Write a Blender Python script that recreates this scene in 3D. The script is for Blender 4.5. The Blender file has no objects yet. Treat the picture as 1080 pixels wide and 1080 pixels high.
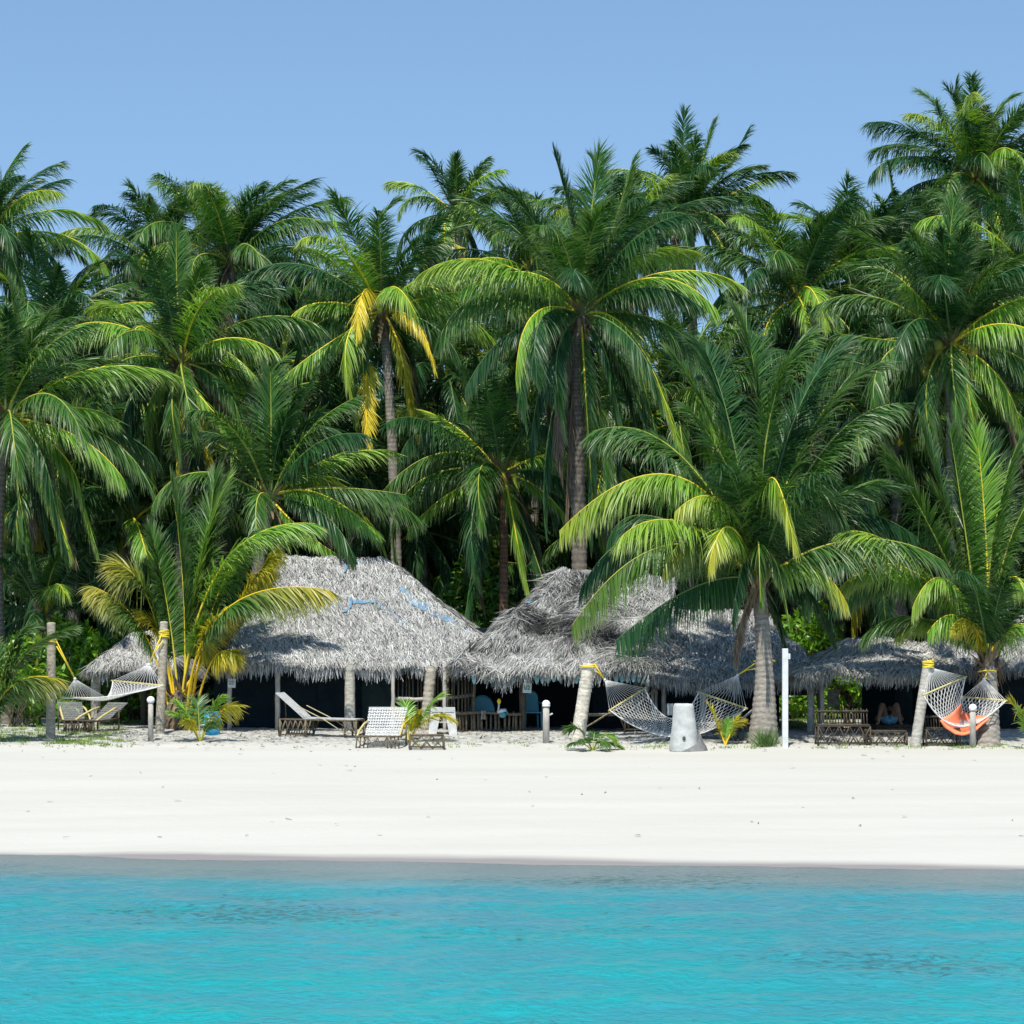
import bpy, math, random
import numpy as np
from mathutils import Vector, Matrix, noise
random.seed(7)
R = math.radians
col = bpy.context.scene.collection
F = 2760.0; CH = 3.0; HY = 690.0

# ------------------------------------------------------------ terrain / pixel helpers
def shore(x): return 37.55 - 0.177*max(-40, min(40, x))
def gz(x, y):
    s = shore(x)
    if y < s: return max(-1.6, (y-s)*0.07)
    z57 = 1.04
    if y < 57: t = (y-s)/(57-s); return z57*(t**0.96)
    if y < 61.5: t = (y-57)/4.5; return z57 + 0.21*(1-(1-t)**1.4)
    return 1.25
def at(px, py, Y): return Vector(((px-540)/F*Y, Y, CH-(py-HY)/F*Y))
def g(px, py):
    """ground point seen at a pixel"""
    lo, hi = 20.0, 120.0
    for _ in range(50):
        m = (lo+hi)/2; x = (px-540)/F*m
        if HY+(CH-gz(x, m))*F/m > py: lo = m
        else: hi = m
    x = (px-540)/F*lo
    return Vector((x, lo, gz(x, lo)))
def gy(px, Y):
    x = (px-540)/F*Y
    return Vector((x, Y, gz(x, Y)))

# ------------------------------------------------------------ materials
def newmat(name):
    m = bpy.data.materials.new(name); m.use_nodes = True
    nt = m.node_tree; b = nt.nodes['Principled BSDF']
    return m, nt, b
def noise_mat(name, c1, c2, scale=8, rough=0.8, bump=0.2, bscale=None, detail=6, stretch=(1,1,1), attr=False, spec=0.3, dist=0.02):
    m, nt, b = newmat(name); N = nt.nodes; L = nt.links
    tc = N.new('ShaderNodeTexCoord'); mp = N.new('ShaderNodeMapping'); mp.inputs['Scale'].default_value = stretch
    L.new(tc.outputs['Object'], mp.inputs['Vector'])
    n = N.new('ShaderNodeTexNoise'); n.inputs['Scale'].default_value = scale; n.inputs['Detail'].default_value = detail
    n.inputs['Roughness'].default_value = 0.65
    L.new(mp.outputs[0], n.inputs['Vector'])
    r = N.new('ShaderNodeValToRGB'); r.color_ramp.elements[0].position = 0.32; r.color_ramp.elements[1].position = 0.68
    r.color_ramp.elements[0].color = (*c1, 1); r.color_ramp.elements[1].color = (*c2, 1)
    L.new(n.outputs['Fac'], r.inputs[0])
    if attr:
        a = N.new('ShaderNodeAttribute'); a.attribute_name = 'Col'
        mx = N.new('ShaderNodeMix'); mx.data_type = 'RGBA'; mx.blend_type = 'MULTIPLY'; mx.inputs[0].default_value = 1
        L.new(a.outputs['Color'], mx.inputs[6]); L.new(r.outputs[0], mx.inputs[7]); L.new(mx.outputs[2], b.inputs['Base Color'])
    else: L.new(r.outputs[0], b.inputs['Base Color'])
    b.inputs['Roughness'].default_value = rough; b.inputs['Specular IOR Level'].default_value = spec
    if bump:
        n2 = N.new('ShaderNodeTexNoise'); n2.inputs['Scale'].default_value = bscale or scale*4; n2.inputs['Detail'].default_value = 5
        L.new(mp.outputs[0], n2.inputs['Vector'])
        bp = N.new('ShaderNodeBump'); bp.inputs['Strength'].default_value = bump; bp.inputs['Distance'].default_value = dist
        L.new(n2.outputs['Fac'], bp.inputs['Height']); L.new(bp.outputs[0], b.inputs['Normal'])
    return m
def leaf_mat(name, transl=0.35, rough=0.42, spec=0.5, gain=1.0):
    m, nt, b = newmat(name); N = nt.nodes; L = nt.links
    a = N.new('ShaderNodeAttribute'); a.attribute_name = 'Col'
    L.new(a.outputs['Color'], b.inputs['Base Color'])
    b.inputs['Roughness'].default_value = rough; b.inputs['Specular IOR Level'].default_value = spec
    t = N.new('ShaderNodeBsdfTranslucent')
    h = N.new('ShaderNodeMix'); h.data_type = 'RGBA'; h.blend_type = 'MULTIPLY'; h.inputs[0].default_value = 1
    L.new(a.outputs['Color'], h.inputs[6]); h.inputs[7].default_value = (1.35, 1.3, 0.6, 1)
    L.new(h.outputs[2], t.inputs['Color'])
    mx = N.new('ShaderNodeMixShader'); mx.inputs[0].default_value = transl
    L.new(b.outputs[0], mx.inputs[1]); L.new(t.outputs[0], mx.inputs[2])
    L.new(mx.outputs[0], N['Material Output'].inputs['Surface'])
    return m
M = {}
M['leaf'] = leaf_mat('palm leaf', .32, .40, .42)
M['broad'] = leaf_mat('broad leaf', 0.35, 0.35)
M['rachis'] = leaf_mat('leaf stalk', 0.0, 0.5, 0.3)
M['straw'] = leaf_mat('thatch straw', 0.08, 0.8, 0.15)
M['thatch_base'] = noise_mat('thatch underlayer', (.10,.10,.10), (.24,.24,.24), 14, .95, .6, stretch=(1,1,.4))
def trunk_mat():
    m, nt, b = newmat('palm bark'); N = nt.nodes; L = nt.links
    tc = N.new('ShaderNodeTexCoord')
    a = N.new('ShaderNodeAttribute'); a.attribute_name = 'Col'
    n = N.new('ShaderNodeTexNoise'); n.inputs['Scale'].default_value = 9; n.inputs['Detail'].default_value = 8; n.inputs['Roughness'].default_value = .7
    mp = N.new('ShaderNodeMapping'); mp.inputs['Scale'].default_value = (1,1,2.2)
    L.new(tc.outputs['Object'], mp.inputs[0]); L.new(mp.outputs[0], n.inputs['Vector'])
    r = N.new('ShaderNodeValToRGB'); r.color_ramp.elements[0].position=.3; r.color_ramp.elements[1].position=.7
    r.color_ramp.elements[0].color = (.38,.36,.33,1); r.color_ramp.elements[1].color = (1.05,1.02,.97,1)
    L.new(n.outputs['Fac'], r.inputs[0])
    mx = N.new('ShaderNodeMix'); mx.data_type='RGBA'; mx.blend_type='MULTIPLY'; mx.inputs[0].default_value=1
    L.new(a.outputs['Color'], mx.inputs[6]); L.new(r.outputs[0], mx.inputs[7]); L.new(mx.outputs[2], b.inputs['Base Color'])
    b.inputs['Roughness'].default_value = .85; b.inputs['Specular IOR Level'].default_value = .2
    bp = N.new('ShaderNodeBump'); bp.inputs['Strength'].default_value=.5; bp.inputs['Distance'].default_value=.03
    L.new(n.outputs['Fac'], bp.inputs['Height']); L.new(bp.outputs[0], b.inputs['Normal'])
    return m
M['bark'] = trunk_mat()
M['post'] = noise_mat('weathered post', (.27,.25,.22), (.50,.47,.42), 10, .85, .5, stretch=(1,1,.3))
M['palelog'] = noise_mat('pale palm log', (.34,.32,.28), (.66,.63,.57), 12, .85, .5)
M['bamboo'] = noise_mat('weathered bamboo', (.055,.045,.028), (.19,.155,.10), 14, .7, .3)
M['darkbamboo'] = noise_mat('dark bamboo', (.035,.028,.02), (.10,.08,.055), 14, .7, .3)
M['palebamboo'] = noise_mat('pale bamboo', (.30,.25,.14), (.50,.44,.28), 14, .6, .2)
M['canvas'] = noise_mat('white canvas', (.36,.37,.37), (.54,.54,.52), 9, .8, .3)
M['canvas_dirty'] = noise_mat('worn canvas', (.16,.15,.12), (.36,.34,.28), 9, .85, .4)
M['greycanvas'] = noise_mat('grey canvas', (.12,.13,.12), (.22,.22,.21), 9, .85, .3)
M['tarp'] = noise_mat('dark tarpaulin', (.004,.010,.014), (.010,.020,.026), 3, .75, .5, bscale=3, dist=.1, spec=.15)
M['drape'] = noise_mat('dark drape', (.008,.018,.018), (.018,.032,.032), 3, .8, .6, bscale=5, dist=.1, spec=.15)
M['bluetarp'] = noise_mat('faded blue tarpaulin', (.07,.17,.25), (.16,.29,.43), 5, .6, .3)
M['teal'] = noise_mat('teal plastic', (.05,.20,.27), (.08,.27,.35), 3, .4, 0)
M['bluebin'] = noise_mat('blue plastic', (.01,.24,.46), (.02,.32,.56), 3, .4, 0)
M['bunting'] = noise_mat('pale blue cloth', (.15,.38,.44), (.28,.52,.56), 5, .8, 0)
M['white'] = noise_mat('white paint', (.50,.52,.52), (.66,.67,.66), 7, .55, .15)
M['opal'] = noise_mat('white lamp globe', (.80,.80,.80), (.86,.86,.86), 3, .3, 0)
M['cord'] = noise_mat('white cotton cord', (.55,.55,.53), (.70,.70,.68), 20, .9, 0)
M['spreader'] = noise_mat('varnished spreader wood', (.42,.36,.13), (.60,.52,.25), 10, .6, 0)
M['rope'] = noise_mat('yellow nylon rope', (.75,.55,.02), (.85,.68,.08), 20, .6, .2)
M['peach'] = noise_mat('peach cloth', (.85,.22,.10), (.90,.29,.15), 4, .85, .3)
M['skin'] = noise_mat('tanned skin', (.20,.115,.07), (.28,.17,.11), 8, .55, 0)
M['hair'] = noise_mat('dark hair', (.01,.008,.006), (.03,.02,.015), 30, .6, .3)
M['shorts'] = noise_mat('blue checked cotton', (.06,.22,.33), (.22,.45,.58), 22, .85, .2, detail=1)
M['shirt'] = noise_mat('dark shirt', (.02,.025,.03), (.04,.045,.05), 6, .85, .2)
M['ink'] = noise_mat('dark ink', (.05,.06,.06), (.08,.09,.09), 6, .8, 0)
M['blueink'] = noise_mat('blue ink', (.02,.20,.30), (.03,.25,.36), 6, .8, 0)
M['coconut'] = noise_mat('coconut husk', (.20,.24,.03), (.45,.36,.05), 6, .5, .1)
M['yellowpl'] = noise_mat('yellow plastic', (.80,.55,.02), (.85,.62,.04), 4, .5, 0)
M['concrete'] = noise_mat('whitewashed concrete', (.33,.34,.33), (.52,.53,.51), 5, .9, .4)
M['darkconc'] = noise_mat('damp bare concrete', (.10,.10,.10), (.22,.22,.21), 8, .9, .6)

# ------------------------------------------------------------ object helpers
def wloc(o):
    v = Vector((0,0,0))
    while o is not None: v = v + o.location; o = o.parent
    return v
def tag(o, label=None, cat=None, group=None, kind=None):
    if label: o['label'] = label
    if cat: o['category'] = cat
    if group: o['group'] = group
    if kind: o['kind'] = kind
    return o
def empty(name, loc, label=None, cat=None, group=None):
    o = bpy.data.objects.new(name, None); col.objects.link(o); o.location = loc
    o.empty_display_size = 0.2
    return tag(o, label, cat, group)
def np_mesh(name, V, Q, mats, parent=None, C=None, MI=None, smooth=False, origin=None):
    """quads-only mesh from arrays; V in world coordinates"""
    V = np.asarray(V, dtype=np.float32); Q = np.asarray(Q, dtype=np.int32)
    off = wloc(parent) if parent is not None else (origin if origin is not None else Vector((0,0,0)))
    V = V - np.array(off, dtype=np.float32)
    me = bpy.data.meshes.new(name)
    me.vertices.add(len(V)); me.vertices.foreach_set('co', V.ravel())
    me.loops.add(Q.size); me.loops.foreach_set('vertex_index', Q.ravel())
    me.polygons.add(len(Q)); me.polygons.foreach_set('loop_start', np.arange(0, Q.size, 4, dtype=np.int32))
    for m in (mats if isinstance(mats, (list, tuple)) else [mats]): me.materials.append(M[m] if isinstance(m, str) else m)
    if MI is not None: me.polygons.foreach_set('material_index', np.asarray(MI, dtype=np.int32))
    if smooth: me.polygons.foreach_set('use_smooth', np.ones(len(Q), dtype=bool))
    if C is not None:
        ca = me.color_attributes.new('Col', 'FLOAT_COLOR', 'POINT')
        C = np.asarray(C, dtype=np.float32)
        ca.data.foreach_set('color', np.concatenate([C, np.ones((len(C),1), np.float32)], 1).ravel())
    me.update(calc_edges=True); me.validate()
    o = bpy.data.objects.new(name, me); col.objects.link(o)
    if parent is not None: o.parent = parent
    elif origin is not None: o.location = origin
    return o
class MB:
    def __init__(s): s.v = []; s.f = []; s.sm = []
    def poly(s, pts, sm=False):
        k = len(s.v); s.v += [tuple(p) for p in pts]; s.f.append(tuple(range(k, k+len(pts)))); s.sm.append(sm)
    def box(s, c, d, rot=None):
        c = Vector(c); k = len(s.v)
        for x in (-.5,.5):
            for y in (-.5,.5):
                for z in (-.5,.5):
                    p = Vector((x*d[0], y*d[1], z*d[2]))
                    if rot is not None: p = rot @ p
                    s.v.append(tuple(c+p))
        for f in ((0,1,3,2),(4,6,7,5),(0,4,5,1),(2,3,7,6),(0,2,6,4),(1,5,7,3)):
            s.f.append(tuple(k+i for i in f)); s.sm.append(False)
    def tube(s, pts, rad, n=8, cap=True):
        pts = [Vector(p) for p in pts]
        if not isinstance(rad, (list, tuple)): rad = [rad]*len(pts)
        k0 = len(s.v); prev = None
        for i, p in enumerate(pts):
            t = (pts[min(i+1, len(pts)-1)] - pts[max(i-1, 0)]).normalized()
            if prev is None:
                a = Vector((0,0,1)) if abs(t.z) < .9 else Vector((1,0,0))
                u = t.cross(a).normalized()
            else: u = (prev - t*prev.dot(t)).normalized()
            prev = u; w = t.cross(u)
            for j in range(n):
                an = 2*math.pi*j/n
                s.v.append(tuple(p + (u*math.cos(an) + w*math.sin(an))*rad[i]))
        for i in range(len(pts)-1):
            for j in range(n):
                a = k0+i*n+j; b = k0+i*n+(j+1)%n
                s.f.append((a, b, b+n, a+n)); s.sm.append(True)
        if cap:
            s.f.append(tuple(k0+j for j in range(n))[::-1]); s.sm.append(False)
            e = k0+(len(pts)-1)*n; s.f.append(tuple(e+j for j in range(n))); s.sm.append(False)
    def sphere(s, c, r, nu=14, nv=9, sc=(1,1,1)):
        c = Vector(c); k = len(s.v)
        for i in range(nv+1):
            th = math.pi*i/nv
            for j in range(nu):
                ph = 2*math.pi*j/nu
                s.v.append((c.x+r*sc[0]*math.sin(th)*math.cos(ph), c.y+r*sc[1]*math.sin(th)*math.sin(ph), c.z+r*sc[2]*math.cos(th)))
        for i in range(nv):
            for j in range(nu):
                a = k+i*nu+j; b = k+i*nu+(j+1)%nu
                s.f.append((a, a+nu, b+nu, b)); s.sm.append(True)
    def build(s, name, mat, parent=None, origin=None, bevel=0):
        off = wloc(parent) if parent is not None else (Vector(origin) if origin is not None else Vector((0,0,0)))
        me = bpy.data.meshes.new(name)
        me.from_pydata([tuple(Vector(v)-off) for v in s.v], [], s.f)
        me.polygons.foreach_set('use_smooth', s.sm)
        me.materials.append(M[mat]); me.update(); me.validate()
        o = bpy.data.objects.new(name, me); col.objects.link(o)
        if parent is not None: o.parent = parent
        elif origin is not None: o.location = origin
        if bevel:
            bm = o.modifiers.new('bevel', 'BEVEL'); bm.width = bevel; bm.segments = 2; bm.limit_method = 'ANGLE'
        return o
def kids(o): return [c for c in bpy.data.objects if c.parent == o]
def copy_tree(o, parent=None, ks=None):
    c = o.copy(); col.objects.link(c); c.parent = parent
    for ch in kids(o): copy_tree(ch, c)
    return c

# ------------------------------------------------------------ fronds
RNG = np.random.default_rng(11)
KIND = {
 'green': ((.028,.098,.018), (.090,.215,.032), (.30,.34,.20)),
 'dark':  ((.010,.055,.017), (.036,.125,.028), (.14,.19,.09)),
 'lime':  ((.10,.27,.028), (.26,.46,.050), (.46,.48,.26)),
 'gold':  ((.28,.32,.025), (.62,.54,.04), (.50,.36,.10)),
 'yellow':((.58,.46,.02), (.72,.62,.06), (.62,.50,.12)),
 'dead':  ((.12,.075,.045), (.26,.19,.13), (.36,.30,.24)),
}
def norm(a): return a/np.maximum(np.linalg.norm(a, axis=-1, keepdims=True), 1e-6)
def frond_arrays(C, Lmax, N, hang, vee, droop, kind, r0=.035, width=.045, t0=.14, ycol=0.0, rach=None, nseg=4):
    """C: (n,3) rachis polyline. returns V,Q,Col,MI"""
    C = np.asarray(C, float); n = len(C)
    T = np.gradient(C, axis=0); T = norm(T)
    up = np.array([0,0,1.0])
    Nn = up - (T@up)[:,None]*T
    # stable start for near-vertical stalks
    bad = np.linalg.norm(Nn, axis=1) < .15
    if bad.any():
        good = Nn[~bad]; ref = good.mean(0) if len(good) else np.array([0,-1.0,0.2])
        Nn[bad] = ref - (T[bad]@ref)[:,None]*T[bad]
    Nn = norm(Nn); S = norm(np.cross(T, Nn))
    # leaflets
    N = int(N*1.95); width = width*.64; t = np.linspace(t0, .995, N); t = np.concatenate([t, t]); sg = np.concatenate([np.ones(N), -np.ones(N)])
    t = np.clip(t + RNG.normal(0, .004, 2*N), 0, 1)
    keep = RNG.random(2*N) > .09
    t = t[keep]; sg = sg[keep]; m = len(t)
    f = t*(n-1); i0 = np.minimum(f.astype(int), n-2); w = (f-i0)[:,None]
    P = C[i0]*(1-w)+C[i0+1]*w; TT = norm(T[i0]*(1-w)+T[i0+1]*w); SS = norm(S[i0]*(1-w)+S[i0+1]*w); NN = norm(Nn[i0]*(1-w)+Nn[i0+1]*w)
    tt = (t-t0)/(1-t0)
    prof = np.interp(tt, [0,.12,.4,.7,.9,1], [.5,.85,1,.95,.74,.48])
    ln = Lmax*prof*(1+RNG.normal(0,.13,m))
    ph = RNG.uniform(0, 6.28, 4)
    tous = 7*np.sin(tt*9+ph[0]+sg)+5*np.sin(tt*23+ph[1]*sg)        # uneven combing by the wind
    a = np.radians(np.interp(tt, [0,.5,1], [56,40,15]) + RNG.normal(0,5,m) + tous)[:,None]
    b = (np.radians(vee) + RNG.normal(0,.10,m))[:,None]
    D = np.cos(a)*TT + np.sin(a)*(np.cos(b)*SS*sg[:,None] + np.sin(b)*NN)
    h = np.clip(hang + RNG.normal(0,.10,m), 0, .95)[:,None]
    h = h*(1+.35*np.sin(tt*7+ph[2]))[:,None]; tw = RNG.normal(0,.12)
    h = np.clip(h + tw*sg[:,None], 0, .97)
    D = norm(D*(1-h) + h*np.array([0.10,0,-1.0]) + np.array([.07,0,0]))
    dr = np.clip(droop*1.35*(1+RNG.normal(0,.4,m)), 0, 3)[:,None]
    W = TT - (TT*D).sum(1)[:,None]*D; W = norm(W + RNG.normal(0,.22,(m,3)))
    W = norm(W - (W*D).sum(1)[:,None]*D)
    us = np.linspace(0, 1, nseg+1)
    wp = np.interp(us, [0,.25,.6,1], [.55,1,.8,.06])
    pts = []; ccs = []
    ca, cb, ct = [np.array(c) for c in KIND[kind]]
    mixr = RNG.random((m,1)); base = ca*(1-mixr)+cb*mixr
    if ycol:   # yellowing that grows toward the frond's tip
        y = np.clip((tt-.35)*1.6, 0, 1)[:,None]*ycol*(.4+.6*RNG.random((m,1)))
        base = base*(1-y) + np.array([.52,.42,.03])*y
    dry = (RNG.random((m,1)) < .55)*RNG.random((m,1))
    p = P.copy(); d = D.copy(); seg = ln/nseg
    for k, u in enumerate(us):
        hw = (width*.5*wp[k])
        pts.append(np.stack([p-W*hw, p+W*hw], 1))
        tip = np.clip((u-.55)/.45, 0, 1)*(.35+.65*dry)
        ccs.append(base*(1-tip) + ct*tip)
        if k < nseg:
            d2 = norm(d + dr*np.array([0.06,0,-1.0])*(.5+u)/nseg*1.3)
            p = p + d2*seg[:,None]; d = d2
    A = np.stack(pts, 1)                         # m, nseg+1, 2, 3
    V = A.reshape(-1, 3); Cc = np.repeat(np.stack(ccs, 1), 2, axis=1).reshape(-1, 3)
    bidx = (np.arange(m)*(nseg+1)*2)[:,None]
    Q = []
    for k in range(nseg): Q.append(np.concatenate([bidx+2*k, bidx+2*k+1, bidx+2*k+3, bidx+2*k+2], 1))
    Q = np.concatenate(Q); MI = np.zeros(len(Q), int)
    # rachis
    k = 5; rr = r0*np.interp(np.linspace(0,1,n), [0,.1,.5,1], [1.5,1,.55,.12])
    an = np.arange(k)*2*np.pi/k
    RV = C[:,None,:] + rr[:,None,None]*(np.cos(an)[None,:,None]*S[:,None,:] + np.sin(an)[None,:,None]*Nn[:,None,:])
    ro = len(V); ii = np.arange(n-1)[:,None]*k; jj = np.arange(k)[None,:]; j2 = (jj+1)%k
    RQ = np.stack([ro+ii+jj, ro+ii+j2, ro+ii+k+j2, ro+ii+k+jj], -1).reshape(-1,4)
    rc = np.array(rach if rach is not None else (.28,.30,.05))
    V = np.concatenate([V, RV.reshape(-1,3)]); Q = np.concatenate([Q, RQ])
    Cc = np.concatenate([Cc, np.tile(rc, (n*k,1))*(1+RNG.normal(0,.06,(n*k,1)))]); MI = np.concatenate([MI, np.ones(len(RQ), int)])
    return V, Q, Cc, MI
RACH = {'green':(.32,.34,.05), 'dark':(.10,.17,.05), 'lime':(.66,.55,.04), 'gold':(.70,.50,.04), 'yellow':(.78,.52,.02), 'dead':(.22,.15,.09)}
def add_frond(parent, C, L, N, hang, vee, droop, kind, lab=None, r0=.035, width=.045, t0=.14, ycol=0, acc=None, rach=None, Lmax=None):
    arr = frond_arrays(C, Lmax or L*.225, N, hang, vee, droop, kind, r0, width, t0, ycol, rach or RACH[kind])
    if acc is not None: acc.append(arr); return None
    V, Q, Cc, MI = arr
    o = np_mesh('frond', V, Q, ['leaf', 'rachis'], parent, Cc, MI)
    if lab: o['label'] = lab
    return o
def join(acc):
    V=[];Q=[];C=[];MI=[];k=0
    for v,q,c,mi in acc: V.append(v);Q.append(q+k);C.append(c);MI.append(mi);k+=len(v)
    return np.concatenate(V),np.concatenate(Q),np.concatenate(C),np.concatenate(MI)
def grow(P0, az, el0, L, bend, wind=.15, n=22):
    P = np.array(P0, float); out = [P.copy()]; ds = L/(n-1)
    sw = random.uniform(-.35,.35)
    for i in range(1, n):
        s = i/(n-1); el = R(max(el0 - bend*(s**1.5), -86)); a = az + sw*s
        d = np.array([math.cos(el)*math.cos(a), math.cos(el)*math.sin(a), math.sin(el)]) + np.array([wind*s, 0, 0])
        P = P + d/np.linalg.norm(d)*ds; out.append(P.copy())
    return np.array(out)
def bez(P0, Pm, P2, n=24):
    P0, Pm, P2 = [np.array(p, float) for p in (P0, Pm, P2)]
    c = 2*Pm - .5*(P0+P2); t = np.linspace(0,1,n)[:,None]
    return (1-t)**2*P0 + 2*t*(1-t)*c + t*t*P2
def trunk_arrays(pts, r_fn, tint, k=14, ring=.11, rs=1.0):
    pts = [Vector(p) for p in pts]
    # resample
    L = sum((pts[i+1]-pts[i]).length for i in range(len(pts)-1)); n = max(6, int(L/(ring/2)))
    P = bez(pts[0], pts[1], pts[2], n+1)
    T = norm(np.gradient(P, axis=0)); X = norm(np.cross(T, np.tile([0,1.0,0], (n+1,1)))); Y = np.cross(T, X)
    s = np.linspace(0, 1, n+1); rr = np.array([r_fn(a, a*L) for a in s])
    phase = (np.arange(n+1) % 2)
    rr = rr*(1 + .03*rs*(phase*2-1)) * (1+RNG.normal(0,.012,n+1))
    an = np.arange(k)*2*np.pi/k
    jit = 1+RNG.normal(0,.012,(n+1,k))
    V = P[:,None,:] + (rr[:,None]*jit)[:,:,None]*(np.cos(an)[None,:,None]*X[:,None,:]+np.sin(an)[None,:,None]*Y[:,None,:])
    ii = np.arange(n)[:,None]*k; jj = np.arange(k)[None,:]; j2=(jj+1)%k
    Q = np.stack([ii+jj, ii+j2, ii+k+j2, ii+k+jj], -1).reshape(-1,4)
    cc = np.tile(np.array(tint), (n+1,k,1))*(.93+rs*(.21*(phase*2-1)))[:,None,None]*(1+RNG.normal(0,.06,(n+1,1,1)))
    # cap
    return V.reshape(-1,3), Q, cc.reshape(-1,3)
def strips(P, D, Wd, ln, wd, colr, droop=0.0, nseg=2):
    """many little ribbons: P,D,Wd (m,3); ln,wd (m,), colr (m,3)"""
    m = len(P); V=[]; p = P.copy(); d = norm(D)
    us = np.linspace(0,1,nseg+1)
    for k,u in enumerate(us):
        hw = (wd*.5*(1-.75*u**2))[:,None]
        V.append(np.stack([p-Wd*hw, p+Wd*hw],1))
        if k<nseg:
            d = norm(d + np.array([0,0,-1.0])*droop/nseg); p = p + d*(ln/nseg)[:,None]
    A = np.stack(V,1).reshape(-1,3); b = (np.arange(m)*(nseg+1)*2)[:,None]
    Q = np.concatenate([np.concatenate([b+2*k,b+2*k+1,b+2*k+3,b+2*k+2],1) for k in range(nseg)])
    C = np.repeat(colr, (nseg+1)*2, axis=0)
    return A, Q, C
def sheath(c, r, h, n=46):
    """fibrous brown boots and dead stalk stubs round the growing point"""
    an = RNG.random(n)*2*np.pi; out = np.stack([np.cos(an), np.sin(an), np.zeros(n)],1)
    P = np.array(c)+out*r*.8 + np.array([0,0,1])*RNG.uniform(-.35*h,.35*h,(n,1))
    down = RNG.random(n) < .55
    D = out*RNG.uniform(.3,1.0,(n,1)) + np.array([0,0,1.0])*np.where(down,-1.0,.9)[:,None]
    Wd = norm(np.cross(D, out)+1e-3)
    cr = np.array([.13,.085,.05])*(1-.0)+RNG.random((n,1))*np.array([.16,.13,.09])
    return strips(P, D, Wd, RNG.uniform(.35,1.0,n)*h, RNG.uniform(.05,.14,n), cr, .4)

def palm(label, crown, Y, nf=30, L=4.2, seed=0, base=None, tops=None, expl=(), kinds=('green','dark'), age=(0,1), parts=True,
         trunk_r=(.26,.15), tint=(.25,.23,.20), N=78, lime=.3, group='coconut palms in the grove', width=.045, old=0, nuts=0, flare=.0, name='coconut_palm', el=(82,-52), wind=.24, bendk=1.0, texp=1.3, goldp=.17, deadp=.35, skirt=True, cat='palm tree'):  # default bark tint lowered to stand for shade under the crowns
    global RNG
    RNG = np.random.default_rng(1000+seed); random.seed(seed)
    nf = int(round(nf*1.28)); L = L*.9; lime = lime+.08
    cpt = at(crown[0], crown[1], Y)
    if base is None: b = gy(crown[0]+random.uniform(-12,12), Y+random.uniform(-.3,.3))
    elif len(base) == 2: b = g(*base)
    else: b = gy(base[0], base[2])
    b = b - Vector((0,0,.15))
    root = empty(name, b, label, cat, group)
    mid = (b+cpt)/2 + Vector((random.uniform(-.4,.4), random.uniform(-.3,.3), 0))
    if tops: mid = at(tops[0], tops[1], (b.y+cpt.y)/2)
    r0, r1 = trunk_r
    def rf(a, s): return r1 + (r0-r1)*(1-a)**texp + flare*math.exp(-s/.45)
    V,Q,C = trunk_arrays([b, mid, cpt], rf, tint, k=16 if parts else 8, ring=.13 if parts else .4)
    np_mesh('trunk', V, Q, 'bark', root, C, smooth=True)
    acc = None if parts else []
    for i in range(nf):
        a = age[0]+(age[1]-age[0])*(i+.5)/nf
        az = i*2.39996 + random.uniform(-.3,.3)
        el0 = el[0] + (el[1]-el[0])*a**1.45 + random.uniform(-8,8)
        ll = L*float(np.interp(a,[0,.15,.4,1],[.62,.86,1.05,.92]))*random.uniform(.9,1.08)
        bend = (34 + 78*a + random.uniform(-18,22))*bendk
        C_ = grow(np.array(cpt)+np.array([math.cos(az),math.sin(az),0])*.08, az, el0, ll, bend, wind)
        k = random.choice(kinds)
        yc = 0
        if random.random() < lime and a > .25: k = 'lime'; yc = random.uniform(0,.5)
        if a > .82 and random.random() < goldp: k = 'gold'
        if a > .88 and random.random() < deadp: k = 'dead'
        add_frond(root, C_, ll, N, .05+.5*a+random.uniform(-.05,.08), 22*(1-a), .25+.75*a, k, acc=acc, width=width, ycol=yc,
                  lab={'gold':'yellowing drooping frond','dead':'dead brown frond'}.get(k) if parts else None)
    for e in expl:
        (mx, my, tx, ty, dy, k, hg) = e[:7]; opt = e[7] if len(e) > 7 else {}
        P0 = at(*opt['p0'], Y) if 'p0' in opt else cpt
        Pm = at(mx, my, Y+dy*.6); P2 = at(tx, ty, Y+dy)
        C_ = bez(P0, Pm, P2); ll = float(np.linalg.norm(np.diff(C_,axis=0),axis=1).sum())
        add_frond(root, C_, ll, int(N*max(.6,min(1.35,ll/L))), hg, opt.get('vee',14), opt.get('droop',.25+.6*hg), k, acc=acc, width=opt.get('w',width), ycol=opt.get('y',0),
                  t0=opt.get('t0',.14), r0=opt.get('r0',.035), rach=opt.get('rach'), Lmax=opt.get('lm', max(.5,min(.95,ll*.19))), lab=opt.get('lab'))
    if acc:
        V,Q,C,MI = join(acc); np_mesh('crown', V, Q, ['leaf','rachis'], root, C, MI)
    if skirt and parts:
        A,Q,C = sheath(cpt-Vector((0,0,.15)), r1+.06, .7, 60); np_mesh('fibre_sheath', A, Q, 'straw', root, C)
    for i in range(nuts):
        an = random.uniform(math.pi, 2*math.pi); rr = random.uniform(.35,.75)
        mb = MB(); c = cpt + Vector((math.cos(an)*rr, math.sin(an)*rr, random.uniform(-.95,-.1)))
        mb.sphere(c, random.uniform(.12,.155), 10, 7, (1,1,1.2)); mb.build('coconut', 'coconut', root)
    return root

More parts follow.
